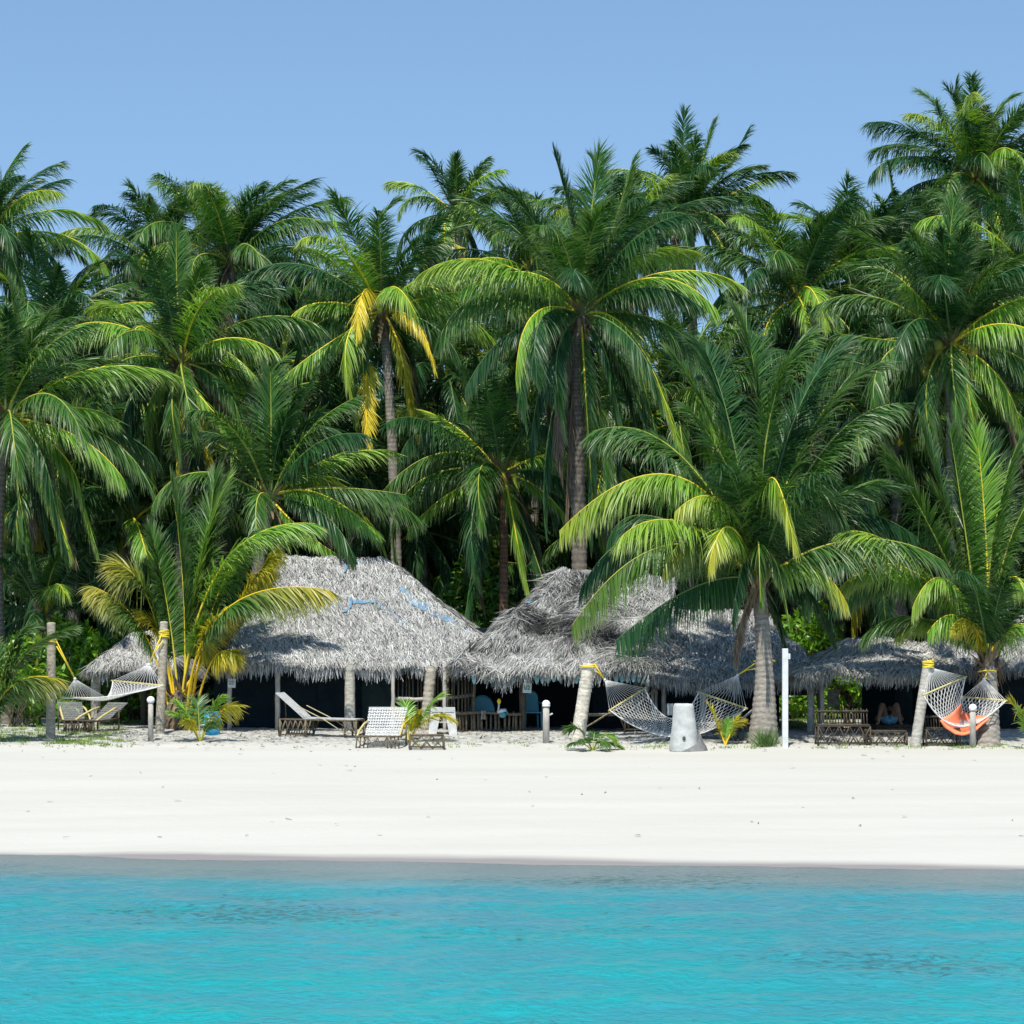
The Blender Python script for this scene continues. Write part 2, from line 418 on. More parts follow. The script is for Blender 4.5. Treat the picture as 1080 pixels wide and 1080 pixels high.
# ============================================================ SETTING
def build_ground():
    xs = np.concatenate([np.linspace(-300,-14,24,endpoint=False), np.linspace(-14,14,180,endpoint=False), np.linspace(14,300,25)])
    ys = np.concatenate([np.linspace(-60,30,20,endpoint=False), np.linspace(30,66,330,endpoint=False), np.linspace(66,420,50)])
    nx, ny = len(xs), len(ys); V = np.zeros((ny,nx,3))
    for j,y in enumerate(ys):
        for i,x in enumerate(xs):
            z = gz(x,y)
            if 38.5 < y < 66 and abs(x) < 15:
                k = min(1,(y-shore(x)-1)/3); k = max(0,k)
                z += k*.012*noise.noise((x*.5,y*.8,0)) + (.03*noise.noise((x*2.1,y*2.1,3)) + .02*noise.noise((x*5,y*5,8)) if y > 56 else .006*noise.noise((x*3,y*3,1))+.006*noise.noise((x*6,y*5,2)))
            elif 33 < y <= 38.5 and abs(x) < 15: z += .0
            if 33 < y < 45 and abs(x) < 20: z += .045*noise.noise((x*.35,y*.3,11))+.008*noise.noise((x*1.7,y*1.2,12))
            V[j,i] = (x,y,z)
    ii = np.arange(ny-1)[:,None]*nx; jj = np.arange(nx-1)[None,:]
    Q = np.stack([ii+jj, ii+jj+1, ii+nx+jj+1, ii+nx+jj], -1).reshape(-1,4)
    m, nt, b = newmat('coral sand'); N = nt.nodes; L = nt.links
    tc = N.new('ShaderNodeTexCoord'); sx = N.new('ShaderNodeSeparateXYZ'); L.new(tc.outputs['Object'], sx.inputs[0])
    n1 = N.new('ShaderNodeTexNoise'); n1.inputs['Scale'].default_value=.35; n1.inputs['Detail'].default_value=6
    mp = N.new('ShaderNodeMapping'); mp.inputs['Scale'].default_value=(.35,2.2,1); L.new(tc.outputs['Object'], mp.inputs[0]); L.new(mp.outputs[0], n1.inputs['Vector'])
    r1 = N.new('ShaderNodeValToRGB'); r1.color_ramp.elements[0].position=.35; r1.color_ramp.elements[1].position=.65
    r1.color_ramp.elements[0].color=(.445,.438,.395,1); r1.color_ramp.elements[1].color=(.475,.467,.425,1); L.new(n1.outputs['Fac'], r1.inputs[0])
    # leaf-littered sand behind the top of the beach
    n2 = N.new('ShaderNodeTexNoise'); n2.inputs['Scale'].default_value=5; n2.inputs['Detail'].default_value=8; n2.inputs['Roughness'].default_value=.75
    L.new(tc.outputs['Object'], n2.inputs['Vector'])
    r2 = N.new('ShaderNodeValToRGB'); r2.color_ramp.elements[0].position=.42; r2.color_ramp.elements[1].position=.56
    r2.color_ramp.elements[0].color=(.25,.25,.225,1); r2.color_ramp.elements[1].color=(.45,.445,.41,1); L.new(n2.outputs['Fac'], r2.inputs[0])
    mr = N.new('ShaderNodeMapRange'); mr.inputs[1].default_value=56.6; mr.inputs[2].default_value=57.6; L.new(sx.outputs['Y'], mr.inputs[0])
    mr.clamp = True
    mx = N.new('ShaderNodeMix'); mx.data_type='RGBA'; L.new(mr.outputs[0], mx.inputs[0]); L.new(r1.outputs[0], mx.inputs[6]); L.new(r2.outputs[0], mx.inputs[7])
    # leaf-mould soil deep in the grove
    mr2 = N.new('ShaderNodeMapRange'); mr2.inputs[1].default_value=68; mr2.inputs[2].default_value=74; L.new(sx.outputs['Y'], mr2.inputs[0])
    mx2 = N.new('ShaderNodeMix'); mx2.data_type='RGBA'; L.new(mr2.outputs[0], mx2.inputs[0]); L.new(mx.outputs[2], mx2.inputs[6]); mx2.inputs[7].default_value=(.06,.055,.035,1)
    # damp strip just above the water line
    mu = N.new('ShaderNodeMath'); mu.operation='MULTIPLY_ADD'; L.new(sx.outputs['X'], mu.inputs[0]); mu.inputs[1].default_value=-.177; mu.inputs[2].default_value=37.55
    su = N.new('ShaderNodeMath'); su.operation='SUBTRACT'; L.new(sx.outputs['Y'], su.inputs[0]); L.new(mu.outputs[0], su.inputs[1])
    wn = N.new('ShaderNodeMath'); wn.operation='MULTIPLY_ADD'; L.new(n1.outputs['Fac'], wn.inputs[0]); wn.inputs[1].default_value=-1.2; L.new(su.outputs[0], wn.inputs[2])
    mr3 = N.new('ShaderNodeMapRange'); mr3.inputs[1].default_value=-.35; mr3.inputs[2].default_value=.25; L.new(wn.outputs[0], mr3.inputs[0])
    mx4 = N.new('ShaderNodeMix'); mx4.data_type='RGBA'; L.new(mr3.outputs[0], mx4.inputs[0]); mx4.inputs[6].default_value=(.23,.215,.21,1); L.new(mx2.outputs[2], mx4.inputs[7])
    L.new(mx4.outputs[2], b.inputs['Base Color'])
    b.inputs['Roughness'].default_value=.95; b.inputs['Specular IOR Level'].default_value=.1
    n3 = N.new('ShaderNodeTexNoise'); n3.inputs['Scale'].default_value=7; n3.inputs['Detail'].default_value=8; L.new(tc.outputs['Object'], n3.inputs['Vector'])
    bp = N.new('ShaderNodeBump'); bp.inputs['Strength'].default_value=.35; bp.inputs['Distance'].default_value=.03; L.new(n3.outputs['Fac'], bp.inputs['Height']); L.new(bp.outputs[0], b.inputs['Normal'])
    M['sand'] = m
    o = np_mesh('beach', V.reshape(-1,3), Q, 'sand', smooth=True); tag(o, kind='structure')
build_ground()

def build_water():
    xs = np.concatenate([np.linspace(-300,-11,16,endpoint=False), np.linspace(-11,11,330,endpoint=False), np.linspace(11,300,17)])
    ys = np.concatenate([np.linspace(-300,17,16,endpoint=False), np.linspace(17,46,420,endpoint=False), np.linspace(46,92,12)])
    nx, ny = len(xs), len(ys); V = np.zeros((ny,nx,3))
    for j,y in enumerate(ys):
        for i,x in enumerate(xs):
            z = 0.0
            if 16.9 < y < 47 and abs(x) < 11.1:
                a = min(1, max(0.12, (shore(x)-y)/6))
                z = a*(.040*noise.noise((x*.6+3,y*1.0,0)) + .022*noise.noise((x*2.2,y*1.5,5)) + .018*noise.noise((x*5,y*3.6,9)))
            V[j,i] = (x,y,z)
    ii = np.arange(ny-1)[:,None]*nx; jj = np.arange(nx-1)[None,:]
    Q = np.stack([ii+jj, ii+jj+1, ii+nx+jj+1, ii+nx+jj], -1).reshape(-1,4)
    yc = V.reshape(-1,3)[Q].mean(1)
    Q = Q[(yc[:,1] < np.array([shore(x) for x in yc[:,0]])+2.0)]
    m, nt, b = newmat('lagoon water'); N = nt.nodes; L = nt.links
    tc = N.new('ShaderNodeTexCoord'); sx = N.new('ShaderNodeSeparateXYZ'); L.new(tc.outputs['Object'], sx.inputs[0])
    # distance from the shoreline = shore(x) - y
    mu = N.new('ShaderNodeMath'); mu.operation='MULTIPLY_ADD'; L.new(sx.outputs['X'], mu.inputs[0]); mu.inputs[1].default_value=-.177; mu.inputs[2].default_value=37.55
    cl = N.new('ShaderNodeMath'); cl.operation='SUBTRACT'; L.new(mu.outputs[0], cl.inputs[0]); L.new(sx.outputs['Y'], cl.inputs[1])
    nz = N.new('ShaderNodeTexNoise'); nz.inputs['Scale'].default_value=.9; nz.inputs['Detail'].default_value=5
    mpz = N.new('ShaderNodeMapping'); mpz.inputs['Scale'].default_value=(.5,1.3,1); L.new(tc.outputs['Object'], mpz.inputs[0]); L.new(mpz.outputs[0], nz.inputs['Vector'])
    wob = N.new('ShaderNodeMath'); wob.operation='MULTIPLY_ADD'; L.new(nz.outputs['Fac'], wob.inputs[0]); wob.inputs[1].default_value=1.6; wob.inputs[2].default_value=-.8
    ad = N.new('ShaderNodeMath'); ad.operation='ADD'; L.new(cl.outputs[0], ad.inputs[0]); L.new(wob.outputs[0], ad.inputs[1])
    dv = N.new('ShaderNodeMath'); dv.operation='DIVIDE'; L.new(ad.outputs[0], dv.inputs[0]); dv.inputs[1].default_value=22
    ramp = N.new('ShaderNodeValToRGB'); L.new(dv.outputs[0], ramp.inputs[0])
    e = ramp.color_ramp.elements
    e[0].position=0; e[0].color=(.17,.205,.215,1); e[1].position=1; e[1].color=(.008,.305,.335,1)
    for p,c in ((.115,(.135,.215,.235)),(.145,(.09,.225,.26)),(.19,(.045,.255,.315)),(.5,(.024,.275,.325)),(.8,(.012,.295,.335))):
        q = e.new(p); q.color=(*c,1)
    # noise tint between steel-blue and cyan patches, then small dark flecks
    n2 = N.new('ShaderNodeTexNoise'); n2.inputs['Scale'].default_value=.8; n2.inputs['Detail'].default_value=7; n2.inputs['Roughness'].default_value=.6
    mp2 = N.new('ShaderNodeMapping'); mp2.inputs['Scale'].default_value=(.55,.7,1); L.new(tc.outputs['Object'], mp2.inputs[0]); L.new(mp2.outputs[0], n2.inputs['Vector'])
    r2 = N.new('ShaderNodeValToRGB'); e2 = r2.color_ramp.elements
    e2[0].position=.42; e2[0].color=(1.6,.93,.97,1); e2[1].position=.60; e2[1].color=(.45,1.06,1.0,1); L.new(n2.outputs['Fac'], r2.inputs[0])
    mx = N.new('ShaderNodeMix'); mx.data_type='RGBA'; mx.blend_type='MULTIPLY'; mx.inputs[0].default_value=1
    fd = N.new('ShaderNodeMapRange'); fd.inputs[1].default_value=.17; fd.inputs[2].default_value=.26; L.new(dv.outputs[0], fd.inputs[0]); L.new(fd.outputs[0], mx.inputs[0])
    L.new(ramp.outputs[0], mx.inputs[6]); L.new(r2.outputs[0], mx.inputs[7])
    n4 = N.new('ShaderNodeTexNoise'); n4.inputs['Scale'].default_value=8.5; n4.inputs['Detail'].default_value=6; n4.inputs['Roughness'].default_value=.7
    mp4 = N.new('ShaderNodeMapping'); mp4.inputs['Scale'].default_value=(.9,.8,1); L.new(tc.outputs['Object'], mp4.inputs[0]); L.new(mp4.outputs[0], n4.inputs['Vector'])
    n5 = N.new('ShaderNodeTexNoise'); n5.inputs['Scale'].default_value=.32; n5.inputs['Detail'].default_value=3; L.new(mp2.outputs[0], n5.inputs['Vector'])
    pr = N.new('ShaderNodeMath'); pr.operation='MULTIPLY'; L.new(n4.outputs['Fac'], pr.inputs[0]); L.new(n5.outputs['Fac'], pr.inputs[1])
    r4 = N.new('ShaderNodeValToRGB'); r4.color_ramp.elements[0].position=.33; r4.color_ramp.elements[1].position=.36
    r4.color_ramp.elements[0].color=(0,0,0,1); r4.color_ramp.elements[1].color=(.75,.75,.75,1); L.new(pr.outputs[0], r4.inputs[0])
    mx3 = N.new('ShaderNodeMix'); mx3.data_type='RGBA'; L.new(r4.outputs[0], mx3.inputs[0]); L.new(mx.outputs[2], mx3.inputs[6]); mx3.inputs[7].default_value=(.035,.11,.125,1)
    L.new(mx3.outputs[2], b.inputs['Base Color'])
    b.inputs['Roughness'].default_value=.22; b.inputs['Specular IOR Level'].default_value=.28
    n6 = N.new('ShaderNodeTexNoise'); n6.inputs['Scale'].default_value=7; n6.inputs['Detail'].default_value=6; n6.inputs['Roughness'].default_value=.6
    mp6 = N.new('ShaderNodeMapping'); mp6.inputs['Scale'].default_value=(1.0,.75,1); L.new(tc.outputs['Object'], mp6.inputs[0]); L.new(mp6.outputs[0], n6.inputs['Vector'])
    bp = N.new('ShaderNodeBump'); bp.inputs['Strength'].default_value=.7; bp.inputs['Distance'].default_value=.07; L.new(n6.outputs['Fac'], bp.inputs['Height']); L.new(bp.outputs[0], b.inputs['Normal'])
    M['water'] = m
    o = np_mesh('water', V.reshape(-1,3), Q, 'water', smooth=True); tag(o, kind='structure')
build_water()

# ============================================================ PALMS
LG = 'coconut palms of the beach front'
# the large palm of the middle
palm('stout coconut palm with a ringed bulging trunk standing before the huts, holding a hammock rope', (799,612), 57.8, nf=12, L=4.6, seed=1, base=(804,784),
     tops=(806,700), age=(.02,.5), trunk_r=(.37,.155), flare=.02, texp=2.6, N=100, kinds=('green','green','dark'), lime=.15, name='coconut_palm', tint=(.36,.34,.31), cat='palm tree', group=LG,
     expl=[(700,576,603,660,-1.3,'green',.74,{'lm':.95,'y':.12,'w':.034}),(690,560,612,622,-.4,'dark',.6,{'lm':.9}),(735,618,650,675,-1.2,'dark',.7,{'lm':.95}),(762,530,712,540,-1.8,'lime',.55,{'y':.7}),(712,502,590,560,-1.2,'lime',.6,{'y':.5,'lm':.95}),
       (715,478,625,455,.5,'green',.3),(770,556,748,596,-2.6,'lime',.5,{'lm':.7,'y':1.0}),(812,440,850,355,-.6,'green',.1,{'lm':1.0}),(800,430,778,335,.6,'green',.05,{'lm':1.0}),
       (765,480,708,375,.5,'green',.1,{'lm':.95}),(855,455,925,385,.5,'green',.12,{'lm':.95}),(835,450,890,360,1,'dark',.1),(843,515,893,550,-.5,'green',.6,{'lm':.95}),(875,542,965,565,1,'dark',.55),
       (868,475,948,425,.8,'green',.3,{'lm':.9}),(850,594,893,636,-.6,'lime',.7,{'lm':.75,'y':.8,'rach':(.7,.5,.04)}),(812,505,838,575,-2.6,'lime',.6,{'y':.6}),(845,615,880,675,1.2,'dark',.7,{'lm':.7}),
       (782,655,776,700,-.8,'dead',.5,{'lm':.35}),(786,590,772,655,-1.4,'dark',.7,{'lm':.6}),(814,585,832,655,-1.3,'green',.7,{'lm':.6}),(800,572,802,635,-1.9,'green',.65,{'lm':.6}),(745,560,700,600,-1.6,'green',.6,{'lm':.8,'y':.5}),(815,635,828,680,1.0,'dark',.7,{'lm':.5}),(765,430,735,365,1.5,'dark',.05),(690,545,640,575,.8,'dark',.6),(775,510,725,430,-1,'green',.3)])
# palm on the right
palm('coconut palm with tall stiff upright fronds and a short ringed trunk behind the right hammock', (1043,694), 57.6, nf=8, L=3.6, seed=2, base=(1042,787), tops=(1044,742),
     age=(.02,.45), trunk_r=(.27,.15), flare=.02, texp=1.8, N=95, tint=(.36,.34,.31), cat='palm tree', group=LG,
     expl=[(1018,560,1002,455,-.3,'green',.06,{'lm':.8,'p0':(1034,680)}),(1040,570,1030,455,.3,'lime',.06,{'lm':.8}),(1048,565,1076,462,.3,'green',.08,{'lm':.95}),(988,570,938,482,-.3,'green',.12,{'lm':.9}),(1004,560,972,450,.5,'green',.06,{'lm':.9}),(962,590,890,560,-.3,'lime',.35,{'y':.2}),
       (958,600,884,622,.5,'lime',.55,{'y':.3,'lm':.7}),(965,612,878,640,.9,'green',.6,{'rach':(.66,.55,.04),'lm':.65}),(1000,612,962,642,-.9,'lime',.5,{'y':.2,'lm':.7}),(1064,610,1095,650,-.6,'lime',.5,{'y':.3}),
       (1062,580,1100,510,0,'green',.2),(1010,650,978,668,-.8,'lime',.6,{'lm':.55}),(1022,655,1002,664,-1.0,'gold',.6,{'lm':.45,'rach':RACH['yellow']}),(990,655,945,670,.4,'lime',.55,{'lm':.5,'y':.4}),
       (1068,660,1098,668,-.5,'lime',.45,{'lm':.6}),(1045,560,1042,470,.6,'dark',.05,{'lm':.9}),(1012,585,985,520,.3,'green',.1,{'lm':.9})])
# young palm beside the left hammock
YR=RACH['yellow']
palm('young stemless palm with bright yellow leaf stalks rising beside the left hammock', (193,730), 60.9, nf=0, L=2.4, seed=3, base=(190,775,60.9),
     age=(.0,.35), trunk_r=(.22,.15), N=125, tint=(.22,.17,.12), group=None, name='young_palm',
     expl=[(161,645,126,596,-.1,'green',.22,{'p0':(188,772),'y':1.0,'rach':YR,'r0':.034,'t0':.36,'lm':.9,'w':.05}),(152,668,96,618,.1,'green',.4,{'p0':(182,772),'y':1.0,'rach':YR,'t0':.42,'lm':.75}),
       (194,632,181,512,0,'green',.03,{'p0':(193,758),'rach':(.66,.55,.04),'lm':1.0,'t0':.27,'r0':.032}),(204,632,236,512,.3,'lime',.05,{'lm':1.0,'t0':.27,'p0':(196,758),'rach':(.5,.46,.05)}),
       (238,592,332,552,-1.0,'lime',.3,{'lm':.8,'t0':.3,'rach':(.66,.55,.04)}),(233,648,346,622,-1.8,'green',.42,{'p0':(197,772),'y':1.0,'rach':YR,'r0':.034,'t0':.36,'lm':.9,'w':.05}),
       (222,700,246,690,-1.2,'gold',.5,{'p0':(203,771),'t0':.55,'lm':.6,'rach':YR,'r0':.032}),(222,650,262,566,.1,'green',.25,{'lm':.8,'t0':.3,'p0':(200,765),'rach':YR}),
       (178,650,158,560,.5,'green',.12,{'lm':.8,'t0':.3,'p0':(190,765),'rach':(.5,.46,.05)}),(252,640,288,580,-.8,'gold',.35,{'lm':.6,'t0':.4}),(214,606,226,505,.5,'green',.05,{'lm':.95,'t0':.3}),
       (176,690,150,645,.1,'gold',.35,{'p0':(186,772),'t0':.55,'lm':.5,'rach':YR,'r0':.032}),(212,690,238,640,-.9,'gold',.4,{'p0':(199,772),'t0':.5,'lm':.6,'rach':YR,'r0':.034}),(205,700,214,655,-.4,'lime',.3,{'p0':(196,772),'t0':.55,'lm':.5,'rach':YR,'r0':.032})])
# tall palms of the second row
palm('tall coconut palm with long drooping fronds and dead brown leaves, behind the second hut', (613,332), 66, nf=26, L=4.5, seed=4, goldp=0, base=(616,760,66), tops=(609,470),
     trunk_r=(.21,.16), N=100, age=(.05,1), lime=.12, group=None, tint=(.24,.21,.18),
     expl=[(604,245,584,160,0,'dark',.03,{'lm':.7}),(622,240,632,160,0,'green',.03),(645,245,668,170,.3,'green',.1),(560,288,487,305,-1,'lime',.45,{'lm':.75}),(563,332,544,400,-1.5,'lime',.55,{'lm':.8}),
      (690,293,757,328,-.8,'lime',.5,{'lm':.85}),(668,355,716,470,-1.4,'lime',.55,{'y':.3,'lm':.9}),(660,385,680,455,-.8,'green',.6),(618,420,626,545,-1.2,'green',.6,{'rach':(.6,.5,.04),'lm':.7}),
      (540,350,490,412,-.6,'dark',.6),(573,400,560,485,-.4,'dark',.7),(590,420,592,500,-.8,'dead',.75,{'lm':.7}),(600,470,596,570,-.5,'dead',.85,{'lm':.5,'p0':(606,400)}),(620,480,622,575,-.5,'dark',.85,{'lm':.6,'p0':(614,390)}),(632,440,640,530,-.7,'green',.7,{'lm':.7}),(580,450,575,560,-.6,'dark',.75,{'lm':.7}),(604,430,600,520,.2,'dead',.8,{'lm':.6}),(645,410,650,500,.3,'dark',.7)])
palm('coconut palm with several bright yellow fronds and a slim trunk behind the first hut', (403,330), 70, nf=20, L=4.3, seed=5, base=(421,760,70), tops=(415,500), trunk_r=(.16,.12), N=85, lime=.35, group=None, tint=(.34,.32,.30),
     expl=[(347,362,296,400,-1,'lime',.5),(325,322,298,365,-.6,'lime',.4,{'y':1.0}),(385,306,376,352,-1.8,'yellow',.45,{'w':.04,'lab':'bright yellow drooping frond','lm':.7}),(437,338,458,388,-1.4,'yellow',.6,{'w':.04,'lab':'bright yellow drooping frond'}),
       (455,303,492,345,-.6,'lime',.5),(368,270,345,222,.3,'lime',.1),(395,255,418,210,.2,'green',.1),(386,415,388,470,-1.2,'yellow',.22,{'p0':(388,383),'w':.05,'lm':.55,'t0':.03,'vee':0,'lab':'dead bright yellow frond hanging straight down'}),
       (430,280,475,255,.5,'green',.25),(345,290,310,330,.3,'green',.4)])
palm('coconut palm bearing a cluster of coconuts, high above the right pavilion', (1003,362), 67, nf=30, L=4.4, seed=6, goldp=0, deadp=0.05, trunk_r=(.22,.17), N=92, lime=.2, group=None, nuts=26,
     expl=[(1000,290,1006,212,-.5,'green',.05,{'lm':.9}),(985,300,968,300,-1,'green',.4),(1045,405,1088,450,-1.5,'lime',.55,{'lm':.8}),(950,360,885,352,-.8,'green',.4),(1050,330,1090,355,-1,'green',.4),(975,320,955,300,-1.3,'lime',.4)])
palm('coconut palm with pale green fronds and one yellow hanging frond, above the young palm', (192,383), 68, nf=25, L=4.1, seed=7, N=85, lime=.35, group=None,
     expl=[(187,310,186,240,0,'green',.04),(225,365,272,400,-.8,'lime',.45),(205,410,250,460,-1.4,'lime',.6,{'lm':.7}),(150,345,142,370,-1,'lime',.5),(188,440,186,520,-1.0,'gold',.65,{'lm':.5,'lab':'yellow hanging frond'}),(165,350,140,345,-.5,'green',.5)])
palm('low coconut palm with stiff upright fronds right behind the left end of the first hut', (285,525), 66, nf=16, L=4.0, seed=8, N=92, lime=.12, group=None, age=(.0,.8),
     expl=[(286,455,285,392,-.2,'green',.03,{'lm':.85}),(300,465,330,398,0,'dark',.05),(325,455,375,470,.3,'dark',.3),(255,470,195,455,0,'dark',.25),(335,520,395,560,-1,'lime',.5,{'lm':.8}),(350,515,428,522,-.5,'green',.45),
       (320,560,365,590,-1,'lime',.6),(245,520,215,560,-.5,'green',.5)])
palm('coconut palm cut by the left edge, long yellow stalked fronds hanging over the left post', (6,440), 65, nf=28, L=4.6, seed=9, N=92, lime=.2, group=None, trunk_r=(.22,.17),
     expl=[(50,515,72,580,-1,'lime',.65,{'lm':.9,'y':.3}),(80,460,130,505,-1,'lime',.6,{'lm':.9}),(75,430,118,440,-.6,'lime',.35,{'lm':.8}),(20,520,35,600,-.6,'green',.7),(15,360,10,300,0,'green',.1)])
palm('coconut palm with broad dark hanging fronds and thin reddish trunk between the main roofs', (530,498), 69, nf=20, L=4.6, seed=10, N=88, kinds=('dark','dark','green'), lime=.08, group=None, trunk_r=(.13,.11), tint=(.30,.18,.12), base=(528,760,69),
     expl=[(465,478,402,520,-.5,'green',.5),(455,455,420,490,0,'dark',.45),(475,520,430,560,-.5,'lime',.5),(505,570,490,660,-1,'dark',.6),(555,560,582,640,-1,'dark',.6,{'rach':(.35,.32,.06),'lm':.9}),(575,520,602,560,-1,'lime',.5),(545,440,535,400,-.2,'lime',.4),(510,450,490,410,0,'green',.4)])
palm('small far coconut palm poking above the grove with a spear leaf and yellow lower fronds', (482,226), 95, nf=20, L=3.3, seed=11, N=60, lime=.3, group=None, parts=True, width=.055,
     expl=[(462,190,446,163,0,'dark',.0,{'lm':.25,'t0':.6,'r0':.05}),(505,200,527,207,0,'green',.3),(475,250,492,262,-1.5,'gold',.5),(500,235,528,238,-1,'lime',.4)])
palm('coconut palm standing clear against the sky right of the tall middle palm', (727,228), 85, nf=28, L=3.7, seed=12, N=75, lime=.25, group=None, width=.05,
     expl=[(722,170,722,118,0,'dark',.03),(742,165,752,130,.3,'green',.05),(755,195,790,135,.3,'dark',.1),(770,205,816,185,0,'lime',.35),(775,225,828,225,-.5,'lime',.45),(745,235,765,270,-1,'lime',.5)])
palm('coconut palm with stiff dark upright fronds right of the sky gap', (842,316), 74, nf=32, L=4.1, seed=13, N=80, lime=.15, group=None, kinds=('dark','green'))
palm('coconut palm highest in the upper right corner with a full feathery crown', (1030,190), 82, nf=38, L=4.3, seed=14, N=80, lime=.15, group=None, width=.05,
     expl=[(1012,130,1008,88,0,'dark',.03),(1045,130,1070,100,.3,'green',.1),(1000,140,988,112,0,'dark',.1),(985,165,950,178,0,'dark',.3)])
palm('dark coconut palm with a bare upright spear leaf, below the upper right palm', (950,275), 80, nf=26, L=3.6, seed=15, N=70, lime=.1, group=None, kinds=('dark','dark','green'),
     expl=[(943,215,936,172,0,'dark',.0,{'lm':.25,'t0':.5,'r0':.06}),(915,215,888,205,0,'dark',.2)])
palm('coconut palm at the top of the left edge, its crown cut by the frame', (-16,255), 76, nf=32, L=3.9, seed=16, N=78, lime=.12, group=None, kinds=('dark','green'))
palm('dark coconut palm against the sky with stiff upright fronds, left of a touching pair', (172,288), 80, nf=32, L=4.0, seed=17, N=70, lime=.05, group=None, kinds=('dark','dark','green'), el=(86,-30))
palm('dark coconut palm against the sky with fronds swept right, right of a touching pair', (245,278), 78, nf=36, L=4.3, seed=18, N=74, lime=.08, group=None, kinds=('dark','green'), wind=.45)
palm('dark coconut palm with bristly short fronds peeping out left behind the tall middle palm', (560,285), 79, nf=26, L=3.6, seed=19, N=66, lime=.08, group=None, kinds=('dark','dark','green'))
palm('dark coconut palm peeping out right behind the tall middle palm', (655,262), 78, nf=30, L=3.8, seed=20, N=74, lime=.08, group=None, kinds=('dark','green'), wind=.3)
palm('bushy coconut palm between the stiff fronded palm and the coconut bearing palm', (900,298), 76, nf=34, L=4.1, seed=21, N=74, lime=.15, group=None, kinds=('dark','green'))
palm('coconut palm at the right edge beside the coconut bearing palm, half out of view', (1085,285), 75, nf=26, L=4.2, seed=22, N=74, lime=.15, group=None)
palm('low young palm with dark hanging fronds behind the left hammock post', (48,648), 67, nf=18, L=3.0, seed=23, N=70, lime=.1, group=None, kinds=('dark','green'), name='young_palm')
palm('small young palm at the left edge arching a yellow stalked frond across the left post', (-14,770), 57.5, nf=0, L=1.7, seed=24, N=70, lime=0, group=None, name='young_palm', trunk_r=(.07,.05), age=(.3,.8), skirt=False, base=(-16,790,57.5),
     expl=[(14,722,62,716,-.4,'green',.35,{'rach':RACH['yellow'],'lm':.7,'y':.8,'t0':.25}),(18,700,76,662,-.2,'green',.1,{'lm':.55,'t0':.3}),(10,690,28,665,-.1,'green',.1,{'lm':.55}),(5,730,30,640,.1,'dark',.05,{'lm':.6}),(0,720,-20,650,.3,'green',.1)])
# palms filling the grove behind
fill = [(100,395,78,4.2),(55,370,74,4.2),(140,548,72,4.2),(345,400,77,4.2),(325,365,82,3.9),(470,400,77,4.2),(455,340,80,3.7),(715,420,73,4.3),(880,430,72,4.2),(945,470,70,4.2),(925,390,76,4.2),
        (60,500,72,4.3),(235,455,74,4.3),(370,500,75,4.2),(560,420,76,4.2),(650,480,73,4.2),(440,560,74,3.8),(120,450,76,4.2),(1060,500,70,4.2),(790,440,75,3.9),(190,600,75,3.8),(90,620,73,3.5),
        (600,600,76,3.8),(500,610,75,3.3),(700,580,74,3.8),(940,600,70,3.8),(1070,600,71,3.8),(30,570,75,3.8),(860,560,72,3.8),(860,390,84,4.2),(1000,330,88,4.2),(560,370,86,4.0),(1075,390,74,4.2),
        (270,380,80,4.2),(160,480,80,4.2),(320,560,78,4.0),(480,490,80,4.2),(620,540,80,4.2),(750,520,78,4.2),(820,480,80,4.2),(1010,560,78,4.2),(395,620,78,4.0),(545,590,80,4.0),(10,630,76,4.0),(250,620,78,4.0)]
for i,(px,py,Y,L_) in enumerate(fill):
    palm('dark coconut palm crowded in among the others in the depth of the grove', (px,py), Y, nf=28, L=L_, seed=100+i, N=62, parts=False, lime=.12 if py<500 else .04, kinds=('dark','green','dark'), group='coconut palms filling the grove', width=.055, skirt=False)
random.seed(77)
for i in range(22):
    px = -40+i*54+random.uniform(-15,15); Y = random.uniform(90,112); py = random.uniform(420,540)
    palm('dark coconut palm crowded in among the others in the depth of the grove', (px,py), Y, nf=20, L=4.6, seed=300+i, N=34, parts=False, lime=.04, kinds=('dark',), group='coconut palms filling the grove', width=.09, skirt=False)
    random.seed(500+i)

